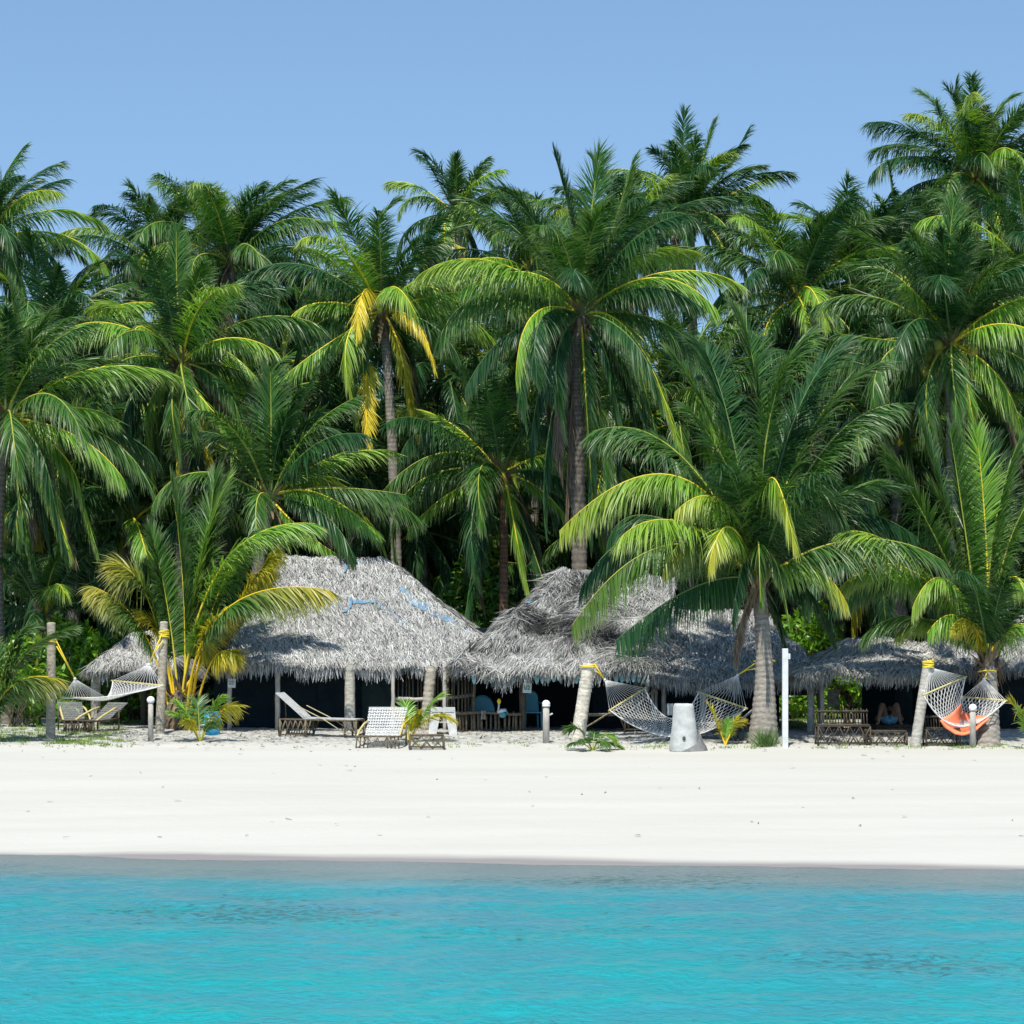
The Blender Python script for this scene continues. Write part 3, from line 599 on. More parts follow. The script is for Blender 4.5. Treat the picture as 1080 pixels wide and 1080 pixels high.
# ============================================================ THATCHED HUTS
def V3(p): return np.array(p, float)
def ndisp(p, amp, rough):
    return amp*noise.noise((p[0]*.9,p[1]*.9,p[2]*.9+4)) + rough*noise.noise((p[0]*3.1,p[1]*3.1,p[2]*3.1))
def thatch(root, panels, dens=420, amp=.14, rough=.06, messy=0.0, tone=1.0, seed=0, ln=(.13,.32), fringe=95, sag=.12, warm=0.0, hollow_shade=()):
    """panels: [bottom_left, bottom_right, top_right, top_left] (Vectors); bottom = eave"""
    global RNG
    RNG = np.random.default_rng(5000+seed)
    BV=[];BQ=[];S=[]
    for pn in panels:
        fr = pn[4] if len(pn) > 4 else True
        bl,br,tr,tl = [V3(p) for p in pn[:4]]
        w = max(np.linalg.norm(br-bl), np.linalg.norm(tr-tl)); h = max(np.linalg.norm(tl-bl), np.linalg.norm(tr-br))
        def P(u, v):
            p = (bl*(1-u)+br*u)*(1-v)+(tl*(1-u)+tr*u)*v
            p = p.copy(); p[2] += ndisp(p, amp, rough) - sag*math.sin(math.pi*v)*.6
            return p
        nu, nv = int(w/.16)+2, int(h/.16)+2
        k0 = sum(len(b) for b in BV)
        G = np.array([[P(i/(nu-1), j/(nv-1)) - np.array([0,0,.07]) for i in range(nu)] for j in range(nv)])
        BV.append(G.reshape(-1,3)); ii = np.arange(nv-1)[:,None]*nu; jj=np.arange(nu-1)[None,:]
        BQ.append(k0+np.stack([ii+jj,ii+jj+1,ii+nu+jj+1,ii+nu+jj],-1).reshape(-1,4))
        n = np.cross(br-bl, (tl+tr)/2-(bl+br)/2); n /= np.linalg.norm(n)
        if n[2] < 0: n = -n
        dn = (bl+br)/2-(tl+tr)/2; dn /= np.linalg.norm(dn); sd = np.cross(dn, n)
        area = (np.linalg.norm(br-bl)+np.linalg.norm(tr-tl))/2*h; m = int(area*dens*2.4)
        v = RNG.random(m*2); u = RNG.random(m*2)
        wv = np.linalg.norm(br-bl)*(1-v)+np.linalg.norm(tr-tl)*v
        kp = RNG.random(m*2) < wv/w*.999; u=u[kp][:int(m*1.2)]; v=v[kp][:int(m*1.2)]; m=len(u)
        # rows (courses) of thatch
        v = np.clip(v + .25*((v*h/.32)%1 - .5)*.32/h, 0, 1)
        Pp = np.array([P(a,b) for a,b in zip(u,v)])
        mess = np.array([max(0, noise.noise((p[0]*.8+seed, p[1]*.8, p[2]*.8))+.15)*2.0 for p in Pp])*messy
        ang = RNG.normal(0, .34, m)*(1+1.5*mess)
        D = np.cos(ang)[:,None]*dn + np.sin(ang)[:,None]*sd + (RNG.uniform(-.02,.15,m)*(1+2.2*mess))[:,None]*n
        D = norm(D); Wd = norm(np.cross(D, n)+RNG.normal(0,.35,(m,3)))
        L_ = RNG.uniform(*ln, m)*(1+mess*.6)
        g_ = np.clip(RNG.normal(.385,.135,m), .05, .68)*tone
        g_ *= np.where(RNG.random(m) < .14+.25*np.clip(mess,0,1), .35, 1)
        for hc, hr_ in hollow_shade:  # straw colour darkened to stand for the shade inside torn hollows
            dd = np.linalg.norm((Pp-np.array(hc))*np.array([1,.4,.55]), axis=1)/(hr_*1.4); k_ = np.clip(1.25-dd, 0, 1)
            mess = mess + k_*1.2; g_ = g_*(1-.85*np.clip(k_*1.6,0,1)*(RNG.random(m) < .85))
        big = np.array([.12*noise.noise((p[0]*.7,p[1]*.7,p[2]*.7+seed)) for p in Pp]); g_ = np.clip(g_*(1+big), .03, .8)
        c = np.stack([g_*(1+warm), g_*(1.0+warm*.5), g_*(.975-warm)],1)*(1+RNG.normal(0,.03,(m,3)))
        S.append(strips(Pp+n*RNG.uniform(0,.06,m)[:,None], D, Wd, L_, RNG.uniform(.008,.023,m), c, .25))
        if fr:
            mf = int(np.linalg.norm(br-bl)*fringe*3); uf = RNG.random(mf)
            Pf = np.array([P(a,0) for a in uf]) + dn*RNG.uniform(-.18,.02,mf)[:,None] + np.array([0,0,1])*RNG.uniform(-.15,.05,mf)[:,None]
            tuft = np.array([noise.noise((p[0]*2.4,p[1]*2.4,seed)) for p in Pf])
            D = norm(dn*RNG.uniform(.1,.7,mf)[:,None] + np.array([0,0,-1.0]) + sd*RNG.normal(0,.28,mf)[:,None])
            Wd = norm(np.cross(D, n)+RNG.normal(0,.3,(mf,3)))
            g_ = np.clip(RNG.normal(.34,.12,mf), .05, .66)*tone
            c = np.stack([g_*(1+warm),g_*(1.01+warm*.5),g_*(1.0-warm)],1)
            S.append(strips(Pf, D, Wd, RNG.uniform(.12,.34,mf)*(1+.5*tuft), RNG.uniform(.012,.034,mf), c, .3))
    base = np_mesh('roof', np.concatenate(BV), np.concatenate(BQ), 'thatch_base', root, smooth=True)
    k=0;VV=[];QQ=[];CC=[]
    for v,q,c in S: VV.append(v);QQ.append(q+k);CC.append(c);k+=len(v)
    np_mesh('thatch', np.concatenate(VV), np.concatenate(QQ), 'straw', base, np.concatenate(CC))
    return base
def hip(FL, FR, RL, RR, Yb, Yb2=None):
    BL = Vector((FL.x, Yb, FL.z)); BR = Vector((FR.x, Yb2 or Yb, FR.z))
    return [[FL,FR,RR,RL],[FR,BR,RR,RR],[BL,FL,RL,RL],[BR,BL,RL,RR,False]]
def on_plane(px, py, a, b, c, off=.0):
    n = (b-a).cross(c-a).normalized()
    if n.z < 0: n = -n
    o = Vector((0,0,CH)); d = at(px,py,1.0)-o
    t = (a-o).dot(n)/d.dot(n)
    return o+d*t+n*off
def wall_panel(root, name, mat, px0, px1, Y, ztop, zb=None, wav=.03, lab=None, Y2=None):
    n = 30; k = 14; Vv=[]
    Y2 = Y2 or Y
    for j in range(k):
        for i in range(n):
            t=i/(n-1); y = Y*(1-t)+Y2*t; px = px0*(1-t)+px1*t
            p = at(px, HY, y); z0 = gz(p.x,y)-.03 if zb is None else zb
            z = z0+(ztop-z0)*j/(k-1)
            Vv.append((p.x, y+wav*noise.noise((p.x*2.5, z*.8, Y))+wav*.6*math.sin(p.x*5+z), z))
    ii=np.arange(k-1)[:,None]*n; jj=np.arange(n-1)[None,:]
    Q=np.stack([ii+jj,ii+jj+1,ii+n+jj+1,ii+n+jj],-1).reshape(-1,4)
    o=np_mesh(name, Vv, Q, mat, root, smooth=True)
    if lab: o['label']=lab
    return o
def post(root, px, Y, ztop, r, mat='post', name='post', lean=0, lab=None, ringed=False):
    b = gy(px, Y); t = Vector((b.x+lean, Y, ztop)); b = b-Vector((0,0,.1))
    if ringed:
        V_,Q_,C_ = trunk_arrays([b,(b+t)/2,t], lambda a,s: r*(1.06-.1*a), (.62,.60,.54), k=12, rs=.35)
        o = np_mesh(name, V_, Q_, 'bark', root, C_, smooth=True)
    else:
        mb = MB(); k=8
        mb.tube([b+(t-b)*i/k+Vector((random.uniform(-.012,.012),random.uniform(-.012,.012),0)) for i in range(k+1)], [r*random.uniform(.92,1.06) for _ in range(k+1)], 10)
        o = mb.build(name, mat, root)
    if lab: o['label']=lab
    return o
def stick_wall(root, name, mat, px0, px1, Y, z0, z1, step=.075, r=.022, jit=.08, lab=None):
    mb = MB(); x = at(px0,HY,Y).x; x1 = at(px1,HY,Y).x
    while x < x1:
        zt = z1+random.uniform(-jit,jit*.3); zb = gz(x,Y)-.05 if z0 is None else z0
        mb.tube([(x,Y+random.uniform(-.02,.02),zb),(x+random.uniform(-.02,.02),Y+random.uniform(-.02,.02),zt)], r*random.uniform(.6,1.2), 6)
        x += step*random.uniform(.7,1.5)
    o = mb.build(name, mat, root)
    if lab: o['label']=lab
    return o
def rail(root, a, b, r, mat='bamboo', name='rail'):
    mb = MB(); a=Vector(a); b=Vector(b)
    mb.tube([a+(b-a)*i/6+Vector((0,0,random.uniform(-.015,.015))) for i in range(7)], [r*random.uniform(.9,1.1) for _ in range(7)], 8)
    return mb.build(name, mat, root)
def streak(root, pts, plane, wpx, lab, mat='bluetarp', off=-.02):
    """a torn tarpaulin lying on the thatch: path in pixels on the roof's plane"""
    Vv=[]; P=[on_plane(px,py,*plane,off) for px,py in pts]
    P2=[]
    for i in range(len(P)-1):
        for k in range(10): P2.append((P[i]+(P[i+1]-P[i])*k/10, wpx[i]*(1-k/10)+wpx[i+1]*k/10))
    P2.append((P[-1],wpx[-1]))
    n=(plane[1]-plane[0]).cross(plane[2]-plane[0]).normalized()
    if n.z<0: n=-n
    Q=[]
    for i,(p,w) in enumerate(P2):
        t=(P2[min(i+1,len(P2)-1)][0]-P2[max(i-1,0)][0]).normalized(); s=t.cross(n)
        w=w/38*(1+.9*noise.noise((p.x*7,p.y*7,1))); z=Vector((0,0,ndisp(V3(p-n*off),.14,.06)+.0))
        j=s*.02*noise.noise((p.x*4,p.z*4,7))
        for q in (-.5,0,.5): Vv.append(tuple(p+z+j+s*w*q+n*(.02*noise.noise((p.x*9,q*3,p.z*9)))))
        if i: 
            k=(i-1)*3
            for q in (0,1): Q.append((k+q,k+q+1,k+q+4,k+q+3))
    o=np_mesh('tarpaulin_strip', Vv, Q, mat, root, smooth=True); o['label']=lab
    return o

# ---- first hut
FL=at(229,700,60.4); FR=at(548,700,61.4); FR.z=FL.z; RL=at(297,588,65); RR=at(402,586,65)
h1 = empty('thatched_hut', gy(340,61), 'largest thatched hut on the left with a high grey roof streaked by blue tarpaulin', 'hut')
random.seed(1)
thatch(h1, hip(FL,FR,RL,RR,69.5), dens=520, seed=1)
pl=(FL,FR,RR)
streak(h1, [(423,620),(437,633),(455,642),(478,655),(497,667)], pl, [3,9,7,5,3], 'blue tarpaulin strip on the right of the roof')
streak(h1, [(372,634),(395,630),(415,643),(428,652),(442,663)], pl, [3,6,4,4,2], 'faded blue tarpaulin strip in the middle of the roof', 'bluetarp', off=-.05)
streak(h1, [(310,689),(330,687),(355,687),(368,685)], pl, [2,3,3,5], 'thin blue tarpaulin strip near the eave')
streak(h1, [(363,600),(368,590),(378,588),(386,592)], pl, [2,2,3,2], 'small blue tarpaulin scrap by the ridge')
streak(h1, [(363,645),(370,640),(371,628)], pl, [3,2,2], 'small blue tarpaulin scrap at mid roof')
zt = FL.z-.0
post(h1,242,61.0,zt,.055); post(h1,293,60.9,zt,.06); post(h1,369,60.8,zt,.12,ringed=True,lab='thick pale palm log post'); post(h1,414.5,60.9,zt,.045)
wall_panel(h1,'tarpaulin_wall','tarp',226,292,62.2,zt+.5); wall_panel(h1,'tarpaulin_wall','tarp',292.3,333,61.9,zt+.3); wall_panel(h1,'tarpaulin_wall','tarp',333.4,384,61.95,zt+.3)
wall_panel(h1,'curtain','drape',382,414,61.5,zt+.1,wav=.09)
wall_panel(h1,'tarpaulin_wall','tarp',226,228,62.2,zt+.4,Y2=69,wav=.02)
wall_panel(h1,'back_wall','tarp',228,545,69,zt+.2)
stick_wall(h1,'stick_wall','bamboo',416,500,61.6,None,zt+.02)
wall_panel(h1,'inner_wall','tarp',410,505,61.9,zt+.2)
rail(h1, at(414,737,61.2), at(462,738.5,61.2), .045,'post'); rail(h1, at(452,738.5,61.15), at(500,733.5,61.15), .04,'post')
# hut post that is a living palm's old trunk, bowed
b=gy(449,61.0); 
V_,Q_,C_=trunk_arrays([b-Vector((0,0,.1)), at(451,745,60.9), at(455,704,61.0)], lambda a,s:.135-.01*a, (.50,.47,.40), k=12)
o=np_mesh('post', V_,Q_,'bark',h1,C_,smooth=True); o['label']='bowed palm trunk post'
post(h1,469,60.95,zt,.05)
# ---- second hut
FL2=at(479,702,59.7); FR2=at(700,706,59.7); FR2.z=FL2.z; RL2=at(592,610,64); RR2=at(712,616,64)
h2 = empty('thatched_hut', gy(590,61), 'second thatched hut with a tangled torn roof and a stick railing', 'hut')
random.seed(2)
thatch(h2, hip(FL2,FR2,RL2,RR2,68.5), dens=480, amp=.36, rough=.14, messy=.9, seed=2, ln=(.18,.45), sag=.0, hollow_shade=[(on_plane(a_,b_,FL2,FR2,RR2,.03),r_) for a_,b_,r_ in ((616,622,.30),(632,628,.22),(560,654,.30),(575,660,.25),(605,668,.30),(596,645,.2),(640,672,.25),(548,640,.2))])
pl2=(FL2,FR2,RR2)
for q in ([(532,673),(545,676),(560,670)],[(556,662),(570,660),(588,655)],[(585,664),(596,660)],[(556,634),(566,630)]):
    streak(h2, q, pl2, [4]*len(q), 'blue tarpaulin showing through the torn thatch', off=-.03)
# rolled ridge cap
mb=MB(); mb.tube([at(580,624,63.6),at(592,611,63.8),at(603,606,64),at(618,605,64),at(634,606,64)], [.04,.07,.09,.11,.07], 10)
mb.build('ridge_cap','greycanvas',h2)['label']='grey rolled ridge cap'
zt2=FL2.z
post(h2,551,60.4,zt2,.085,'darkbamboo',lab='dark bark post'); post(h2,690,60.3,zt2,.08); post(h2,500,60.6,zt2,.04,'bamboo'); post(h2,672,60.8,zt2,.09,'greycanvas')
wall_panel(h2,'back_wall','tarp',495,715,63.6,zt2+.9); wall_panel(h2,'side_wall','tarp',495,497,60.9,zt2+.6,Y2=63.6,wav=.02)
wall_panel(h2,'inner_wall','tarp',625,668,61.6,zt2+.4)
stick_wall(h2,'stick_wall','bamboo',472,500,61.0,None,zt2)
stick_wall(h2,'railing','bamboo',478,550,60.3,None,at(500,751,60.3).z,step=.085,r=.03)
rail(h2, at(477,751.5,60.25), at(550,753,60.25), .035,'bamboo')
stick_wall(h2,'railing','bamboo',664,700,60.8,None,at(500,758,60.8).z,step=.08,r=.028)
# scalloped cloth valance under the eave
mb=MB()
for i in range(34):
    px=500+i*6.0
    if random.random()<.15: continue
    c=at(px,713,59.75); w=.052; d=random.uniform(.12,.2)
    pts=[c+Vector((w*math.cos(a),0,-d*abs(math.sin(a)))) for a in [math.pi+math.pi*k/6 for k in range(7)]]
    mb.poly([c+Vector((-w,0,.04))]+[p for p in pts]+[c+Vector((w,0,.04))])
mb.build('valance','bunting',h2)['label']='pale blue scalloped cloth under the eave'
# ---- third hut
FL3=at(684,716,59.4); FR3=at(872,706,60.4); FR3.z=FL3.z; RL3=at(715,641,64); RR3=at(800,645,64)
h3 = empty('thatched_hut', gy(780,61), 'third thatched hut with a low smooth grey roof behind the tall stout palm', 'hut')
random.seed(3)
thatch(h3, hip(FL3,FR3,RL3,RR3,68.5), dens=500, amp=.16, seed=3, tone=1.0, sag=-.1)
zt3=FL3.z
post(h3,742,60.3,zt3,.07); post(h3,864,60.9,zt3,.06,'bamboo'); post(h3,700,60.4,zt3,.06)
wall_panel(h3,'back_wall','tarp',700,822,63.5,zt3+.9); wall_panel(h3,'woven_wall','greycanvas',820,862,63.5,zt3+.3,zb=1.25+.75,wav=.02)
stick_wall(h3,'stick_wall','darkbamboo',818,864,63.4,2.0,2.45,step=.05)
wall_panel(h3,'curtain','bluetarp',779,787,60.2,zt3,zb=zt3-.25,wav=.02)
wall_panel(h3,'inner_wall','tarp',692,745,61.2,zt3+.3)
# ---- pavilion on the right
FL4=at(842,706,58.7); FR4=at(1010,707,58.7); FR4.z=FL4.z; RL4=at(898,676,60.9); RR4=at(1000,674,60.9)
h4 = empty('thatched_pavilion', gy(920,60.5), 'open thatched pavilion on the right with a shaggy low roof over bamboo benches', 'pavilion')
random.seed(4)
thatch(h4, hip(FL4,FR4,RL4,RR4,64.5), dens=520, seed=4, tone=1.1, fringe=110, ln=(.28,.6), warm=.02)
zt4=FL4.z
post(h4,855,60.4,zt4,.085,ringed=True); post(h4,867,60.2,zt4,.05); post(h4,1008,60.2,zt4,.06,'darkbamboo')
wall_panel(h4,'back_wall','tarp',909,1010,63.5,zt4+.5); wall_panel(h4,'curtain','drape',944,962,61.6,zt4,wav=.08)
wall_panel(h4,'hanging_cloth','canvas_dirty',873,885,61.5,at(880,727,61.5).z,zb=at(880,746,61.5).z,wav=.1)
# ---- last hut at the right edge
FL5=at(996,700,60.8); FR5=at(1180,700,60.8); FR5.z=FL5.z; RL5=at(1040,640,64); RR5=at(1140,640,64)
h5 = empty('thatched_hut', gy(1080,61), 'dark walled thatched hut cut by the right edge behind the peach cloth hammock', 'hut')
random.seed(5)
thatch(h5, hip(FL5,FR5,RL5,RR5,68), dens=380, seed=5, tone=.85, fringe=100, ln=(.3,.6))
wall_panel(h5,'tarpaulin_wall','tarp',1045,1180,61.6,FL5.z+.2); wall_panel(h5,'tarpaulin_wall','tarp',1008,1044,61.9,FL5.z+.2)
post(h5,1100,61.2,FL5.z,.07)
# ---- small gazebo on the left
FL6=at(95,702,63.4); FR6=at(188,702,63.4); FR6.z=FL6.z; RL6=at(140,668,65.2); RR6=at(160,668,65.2)
h6 = empty('thatched_gazebo', gy(130,65), 'small open thatched gazebo behind the left hammock', 'gazebo')
random.seed(6)
thatch(h6, hip(FL6,FR6,RL6,RR6,67.2), dens=520, seed=6, fringe=110, ln=(.28,.55))
post(h6,101,64.0,FL6.z,.12,ringed=True); post(h6,152,64.6,FL6.z,.08,'darkbamboo'); post(h6,185,64.0,FL6.z,.08); post(h6,178,66.8,FL6.z,.08)

# ============================================================ HAMMOCKS AND THEIR POSTS
def log(label, pb, pt, r, mat='post', name='hammock_post', ringed=False, tint=(.62,.6,.54), group='posts holding the hammocks', rs=.3):
    b=g(*pb); t=at(pt[0],pt[1],b.y)
    root=None
    V_,Q_,C_=trunk_arrays([b-Vector((0,0,.2)),(b+t)/2+Vector((.01,0,0)),t], lambda a,s:r*(1.08-.14*a), tint, k=16, ring=.09, rs=rs)
    mbv=len(V_)
    # rounded cut top
    c=np.array(t)+[0,0,.01]; top=np.arange(len(V_)-16,len(V_)); V_=np.concatenate([V_,[c]*1])
    Q_=np.concatenate([Q_,[[top[i],top[(i+1)%16],mbv,mbv] for i in range(0)]]) if False else Q_
    k0=len(V_); ring2=V_[top]*.5+c*.5; ring2[:,2]+=.01; V_=np.concatenate([V_,ring2,[c]*16])
    q=[[top[i],top[(i+1)%16],k0+(i+1)%16,k0+i] for i in range(16)]+[[k0+i,k0+(i+1)%16,k0+16+(i+1)%16,k0+16+i] for i in range(16)]
    Q_=np.concatenate([Q_,q]); C_=np.concatenate([C_,np.tile(np.array([.6,.57,.5]),(33,1))])
    o=np_mesh(name,V_,Q_,mat,None,C_,smooth=True,origin=b); tag(o,label,'post',group)
    return b,t
random.seed(31)
p1b,p1t=log('leftmost tall round wooden post, thickest at its foot, with thin yellow rope near the top',(53,779),(54,657),.10,'bark',tint=(.50,.46,.38))
p2b,p2t=log('tall round wooden post wrapped in many turns of yellow rope beside the young palm',(168,774),(173,656),.10,'bark',tint=(.52,.48,.40))
p3b,p3t=log('leaning pale palm log post with yellow rope round its top beside the green seedling',(608,781),(621,700),.145,'bark',tint=(.80,.77,.68))
p4b,p4t=log('leaning grey log post with a side peg left of the hammock with the peach cloth',(964,787),(979,698),.11,'bark',tint=(.62,.61,.57))
def wrap(mb, c, r, turns, h, rr=.012, ax=Vector((0,0,1))):
    pts=[]; n=int(turns*14)
    for i in range(n+1):
        a=2*math.pi*i/14; pts.append(c+Vector((math.cos(a)*r, math.sin(a)*r, h*(i/n-.5)+.012*math.sin(a*1.7))))
    mb.tube(pts, rr, 6)
def lerp(a,b,t): return a+(b-a)*t
def cordline(mb, pts, r): mb.tube(pts, r, 4, cap=False)
def hammock(label, A1, b1a, b1b, A2, b2a, b2b, sag, ropes, nx=13, ny=26, r=.0055, fan=16, sagx=None, edge=.014):
    """A: apex of a fan; b?a/b?b: ends of the spreader (a = front edge, b = back edge)"""
    c=(A1+A2)/2; root=empty('hammock', Vector((c.x,c.y,gz(c.x,c.y))), label, 'hammock', 'rope hammocks')
    for bar in ((b1a,b1b),(b2a,b2b)):
        mb=MB(); d=(bar[1]-bar[0])*.03; mb.tube([bar[0]-d,bar[1]+d], .02, 8); mb.build('spreader_bar','spreader',root)
    for A,ba,bb in ((A1,b1a,b1b),(A2,b2a,b2b)):
        mb=MB()
        for i in range(fan):
            t=i/(fan-1); mb.tube([A,lerp(ba,bb,t)], r*.7, 4, cap=False)
        mb.sphere(A,.035,8,6); mb.build('clew','cord',root)
    def P(u,v):  # u across, v along
        p=lerp(lerp(b1a,b1b,u),lerp(b2a,b2b,u),v); k=4*v*(1-v)
        s=sag*(1-.10*abs(2*u-1)) ; w=1-.05*k
        m=lerp(lerp(b1a,b1b,.5),lerp(b2a,b2b,.5),v); q=m+(p-m)*w
        dz=-(sag*k) + k*.10*(2*u-1)**2
        if sagx: q=q+sagx*k
        return q+Vector((0,0,dz))
    mb=MB()
    for s in (0,1):
        for i in range(nx+1):
            # diagonals zigzag over the bed
            pts=[]; u=i/nx
            n=ny*2
            for j in range(n+1):
                v=j/n; uu=u+(1 if s else -1)*v*1.35
                uu=uu%2; uu=uu if uu<=1 else 2-uu
                pts.append(P(uu,v))
            cordline(mb,pts,r)
    mb.build('rope_net','cord',root)
    for u in (0,1):
        mb=MB(); mb.tube([P(u,j/24) for j in range(25)],edge,6); mb.build('edge_cord','cord',root)
    for a,b,c_,rw,turns in ropes:
        mb=MB(); mb.tube([a+Vector((.02,-.02,.06)),b],.013,6); mb.tube([a+Vector((.05,-.04,-.1)),lerp(a,b,.55),b],.013,6)
        wrap(mb,c_,rw,turns,.035*turns,); mb.build('rope','rope',root)
    return root,P
Ya,Yb=p1b.y,p2b.y
def Yl(t): return Ya+(Yb-Ya)*t
hammock('rope hammock with white net hung between the two left posts', at(79,716,Yl(.22)), at(65,736,Yl(.22)-.45), at(112,736,Yl(.3)+.45), at(157,701,Yl(.86)), at(172,723,Yl(.80)-.45), at(119,718,Yl(.7)+.45), .20,
        [(Vector((p1b.x+.1,p1b.y,at(53,677,Ya).z)), at(79,716,Yl(.22)), Vector((p1b.x+.02,p1b.y,at(53,677,Ya).z)), .115,2), (Vector((p2t.x-.05,p2b.y-.1,at(172,671,Yb).z)), at(157,701,Yl(.86)), Vector((p2t.x,p2b.y,at(172,669,Yb).z)), .115,5)], r=.0065)
Y3,YO=p3b.y,57.8
hammock('rope hammock between the leaning pale log and stout palm, sagging behind the white stump', at(638,717,Y3+.05), at(643,749,Y3-.35), at(680,726,Y3+.45), at(778,712,YO+.3), at(787,747,YO-.3), at(737,730,YO+.6), .72,
        [(at(626,703,Y3-.1), at(638,717,Y3+.05), Vector((p3t.x,p3b.y,at(0,703,Y3).z)), .175,2), (at(799,700,YO-.15), at(778,712,YO+.3), at(806,697,YO), .24,1)], nx=13, ny=30)
Y4,YP=p4b.y,57.2
hr,HP=hammock('rope hammock with a peach cloth in it, between the leaning log and the right palm', at(981,704,Y4), at(974,733,Y4-.45), at(1018,714,Y4+.35), at(1038,716,YP-.4), at(1061,739,YP-.75), at(1016,735,YP+.0), .72,
        [(at(977,699,Y4-.1), at(981,704,Y4), Vector((p4t.x,p4b.y,at(0,701,Y4).z)), .12,5), (at(1040,712,YP-.3), at(1038,716,YP-.4), at(1041,708,YP), .20,1)], nx=11, ny=28, r=.0085, sagx=Vector((-.12,0,0)))
# peach cloth lying in the hammock
Vv=[];n=22
for j in range(n):
    for i in range(n):
        u=i/(n-1); v=.24+.60*j/(n-1); p=HP(u,v)+Vector((0,0,-.015-.03*abs(noise.noise((u*3,v*5,0)))-.12*math.sin(math.pi*(v-.24)/.60)*(1-u)))
        if u<.12: p=p+Vector((0,-.02,-(.12-u)*.5+.03*noise.noise((v*15,u,0))))
        Vv.append(tuple(p))
ii=np.arange(n-1)[:,None]*n; jj=np.arange(n-1)[None,:]
o=np_mesh('cloth',Vv,np.stack([ii+jj,ii+jj+1,ii+n+jj+1,ii+n+jj],-1).reshape(-1,4),'peach',None,smooth=True,origin=HP(.5,.55)); tag(o,'peach coloured cloth spread in the bottom of the right hammock','cloth')
sm=o.modifiers.new('s','SOLIDIFY'); sm.thickness=.03
# towel edge on the middle hammock
# ============================================================ SMALL THINGS ON THE SAND
def bollard(label,pb,ptop,rad=.055,tag_=False):
    b=g(*pb); s=F/b.y; h=(pb[1]-ptop)/s; r=empty('garden_light',b,label,'garden light','short post lights along the top of the beach')
    mb=MB(); mb.tube([b-Vector((0,0,.1)),b+Vector((0,0,h*.5)),b+Vector((0,0,h-.11))],[rad*1.12,rad*1.04,rad],14); mb.build('post','post',r)
    mb=MB(); mb.tube([b+Vector((0,0,h-.13)),b+Vector((0,0,h-.10))],rad*1.25,14); mb.build('collar','white',r)
    mb=MB(); mb.sphere(b+Vector((0,0,h-.07)),.088,16,10,(1,1,.95)); mb.build('globe','opal',r)
    if tag_:
        mb=MB(); mb.tube([b+Vector((rad,0,h*.66)),b+Vector((rad+.07,-.02,h*.70))],.018,6); mb.build('peg','white',r)
    return r
bollard('short grey post light with a white globe between the left hammock and the young palm',(159,781),735)
bollard('short grey post light with white globe and small peg, before the second hut',(576,784),739,.07,True)
bollard('short grey post light with a white globe in front of the right palm trunk',(1026,788),743,.062)
# tapering whitewashed stump
b=g(722,791.5); s=F/b.y
def prof(z): return .31-.14*z if z<1 else .17
st=empty('stump',b,'whitewashed tapering stump with a damp dark foot, in front of the middle hammock','stump')
H=49.5/s; mb=MB(); nn=26; lv=16
for i in range(lv+1):
    z=i/lv; rr=(.34-.13*z**.8)*(1 if i<lv else .9)
    for j in range(nn):
        a=2*math.pi*j/nn; q=rr*(1+.05*noise.noise((math.cos(a)*1.5,math.sin(a)*1.5,z*2.5)))
        mb.v.append((b.x+q*math.cos(a)-.02*z, b.y+q*math.sin(a), b.z-.05+z*(H+.05)+.015*noise.noise((a,z*9,2))))
for i in range(lv):
    for j in range(nn): mb.f.append((i*nn+j,i*nn+(j+1)%nn,(i+1)*nn+(j+1)%nn,(i+1)*nn+j)); mb.sm.append(True)
mb.f.append(tuple(lv*nn+j for j in range(nn))); mb.sm.append(False)
mb.build('trunk','concrete',st)
mb=MB()   # rough dark footing sloping up on the right
for i in range(7):
    z=i/6
    for j in range(nn):
        a=2*math.pi*j/nn; lift=max(0,math.cos(a-.3)); hh=.05+.42*lift**1.5; q=(.36+.16*(1-z)*lift+.015-.06*z*lift)*(1+.05*noise.noise((math.cos(a)*4,math.sin(a)*4,z*5)))
        mb.v.append((b.x+q*math.cos(a),b.y+q*math.sin(a),b.z-.06+hh*z))
for i in range(6):
    for j in range(nn): mb.f.append((i*nn+j,i*nn+(j+1)%nn,(i+1)*nn+(j+1)%nn,(i+1)*nn+j)); mb.sm.append(True)
k=6*nn; mb.f.append(tuple(k+j for j in range(nn))); mb.sm.append(False)
mb.build('footing','darkconc',st)
mb=MB(); mb.sphere(b+Vector((-.03,-.305,.27)),.035,8,6,(1,.8,1.2)); mb.build('notch_shade','ink',st)  # dark ball standing in for the shaded inside of a notch
# white square post
b=g(828,788); s=F/b.y; H=104/s
r=empty('square_post',b,'tall slim white square post with a small notch at its top beside the stout palm','post')
mb=MB(); mb.box(b+Vector((0,0,H/2-.05)),(.125,.125,H+.1)); mb.build('shaft','white',r,bevel=.01)
mb=MB(); mb.box(b+Vector((.085,0,H-.17)),(.05,.10,.12)); mb.build('bracket','white',r,bevel=.008)
# blue bin
b=g(224,775); r=empty('bin',b,'bright blue plastic bin with a white patch behind the small seedling','bin')
mb=MB(); mb.tube([b,b+Vector((0,0,.1)),b+Vector((0,0,.5))],[.17,.175,.20],18); mb.build('body','bluebin',r)
mb=MB(); mb.tube([b+Vector((0,0,.5)),b+Vector((0,0,.53))],[.215,.215],18); mb.build('rim','bluebin',r)
mb=MB(); mb.box(b+Vector((-.03,-.195,.34)),(.10,.02,.13)); mb.build('sticker','white',r)
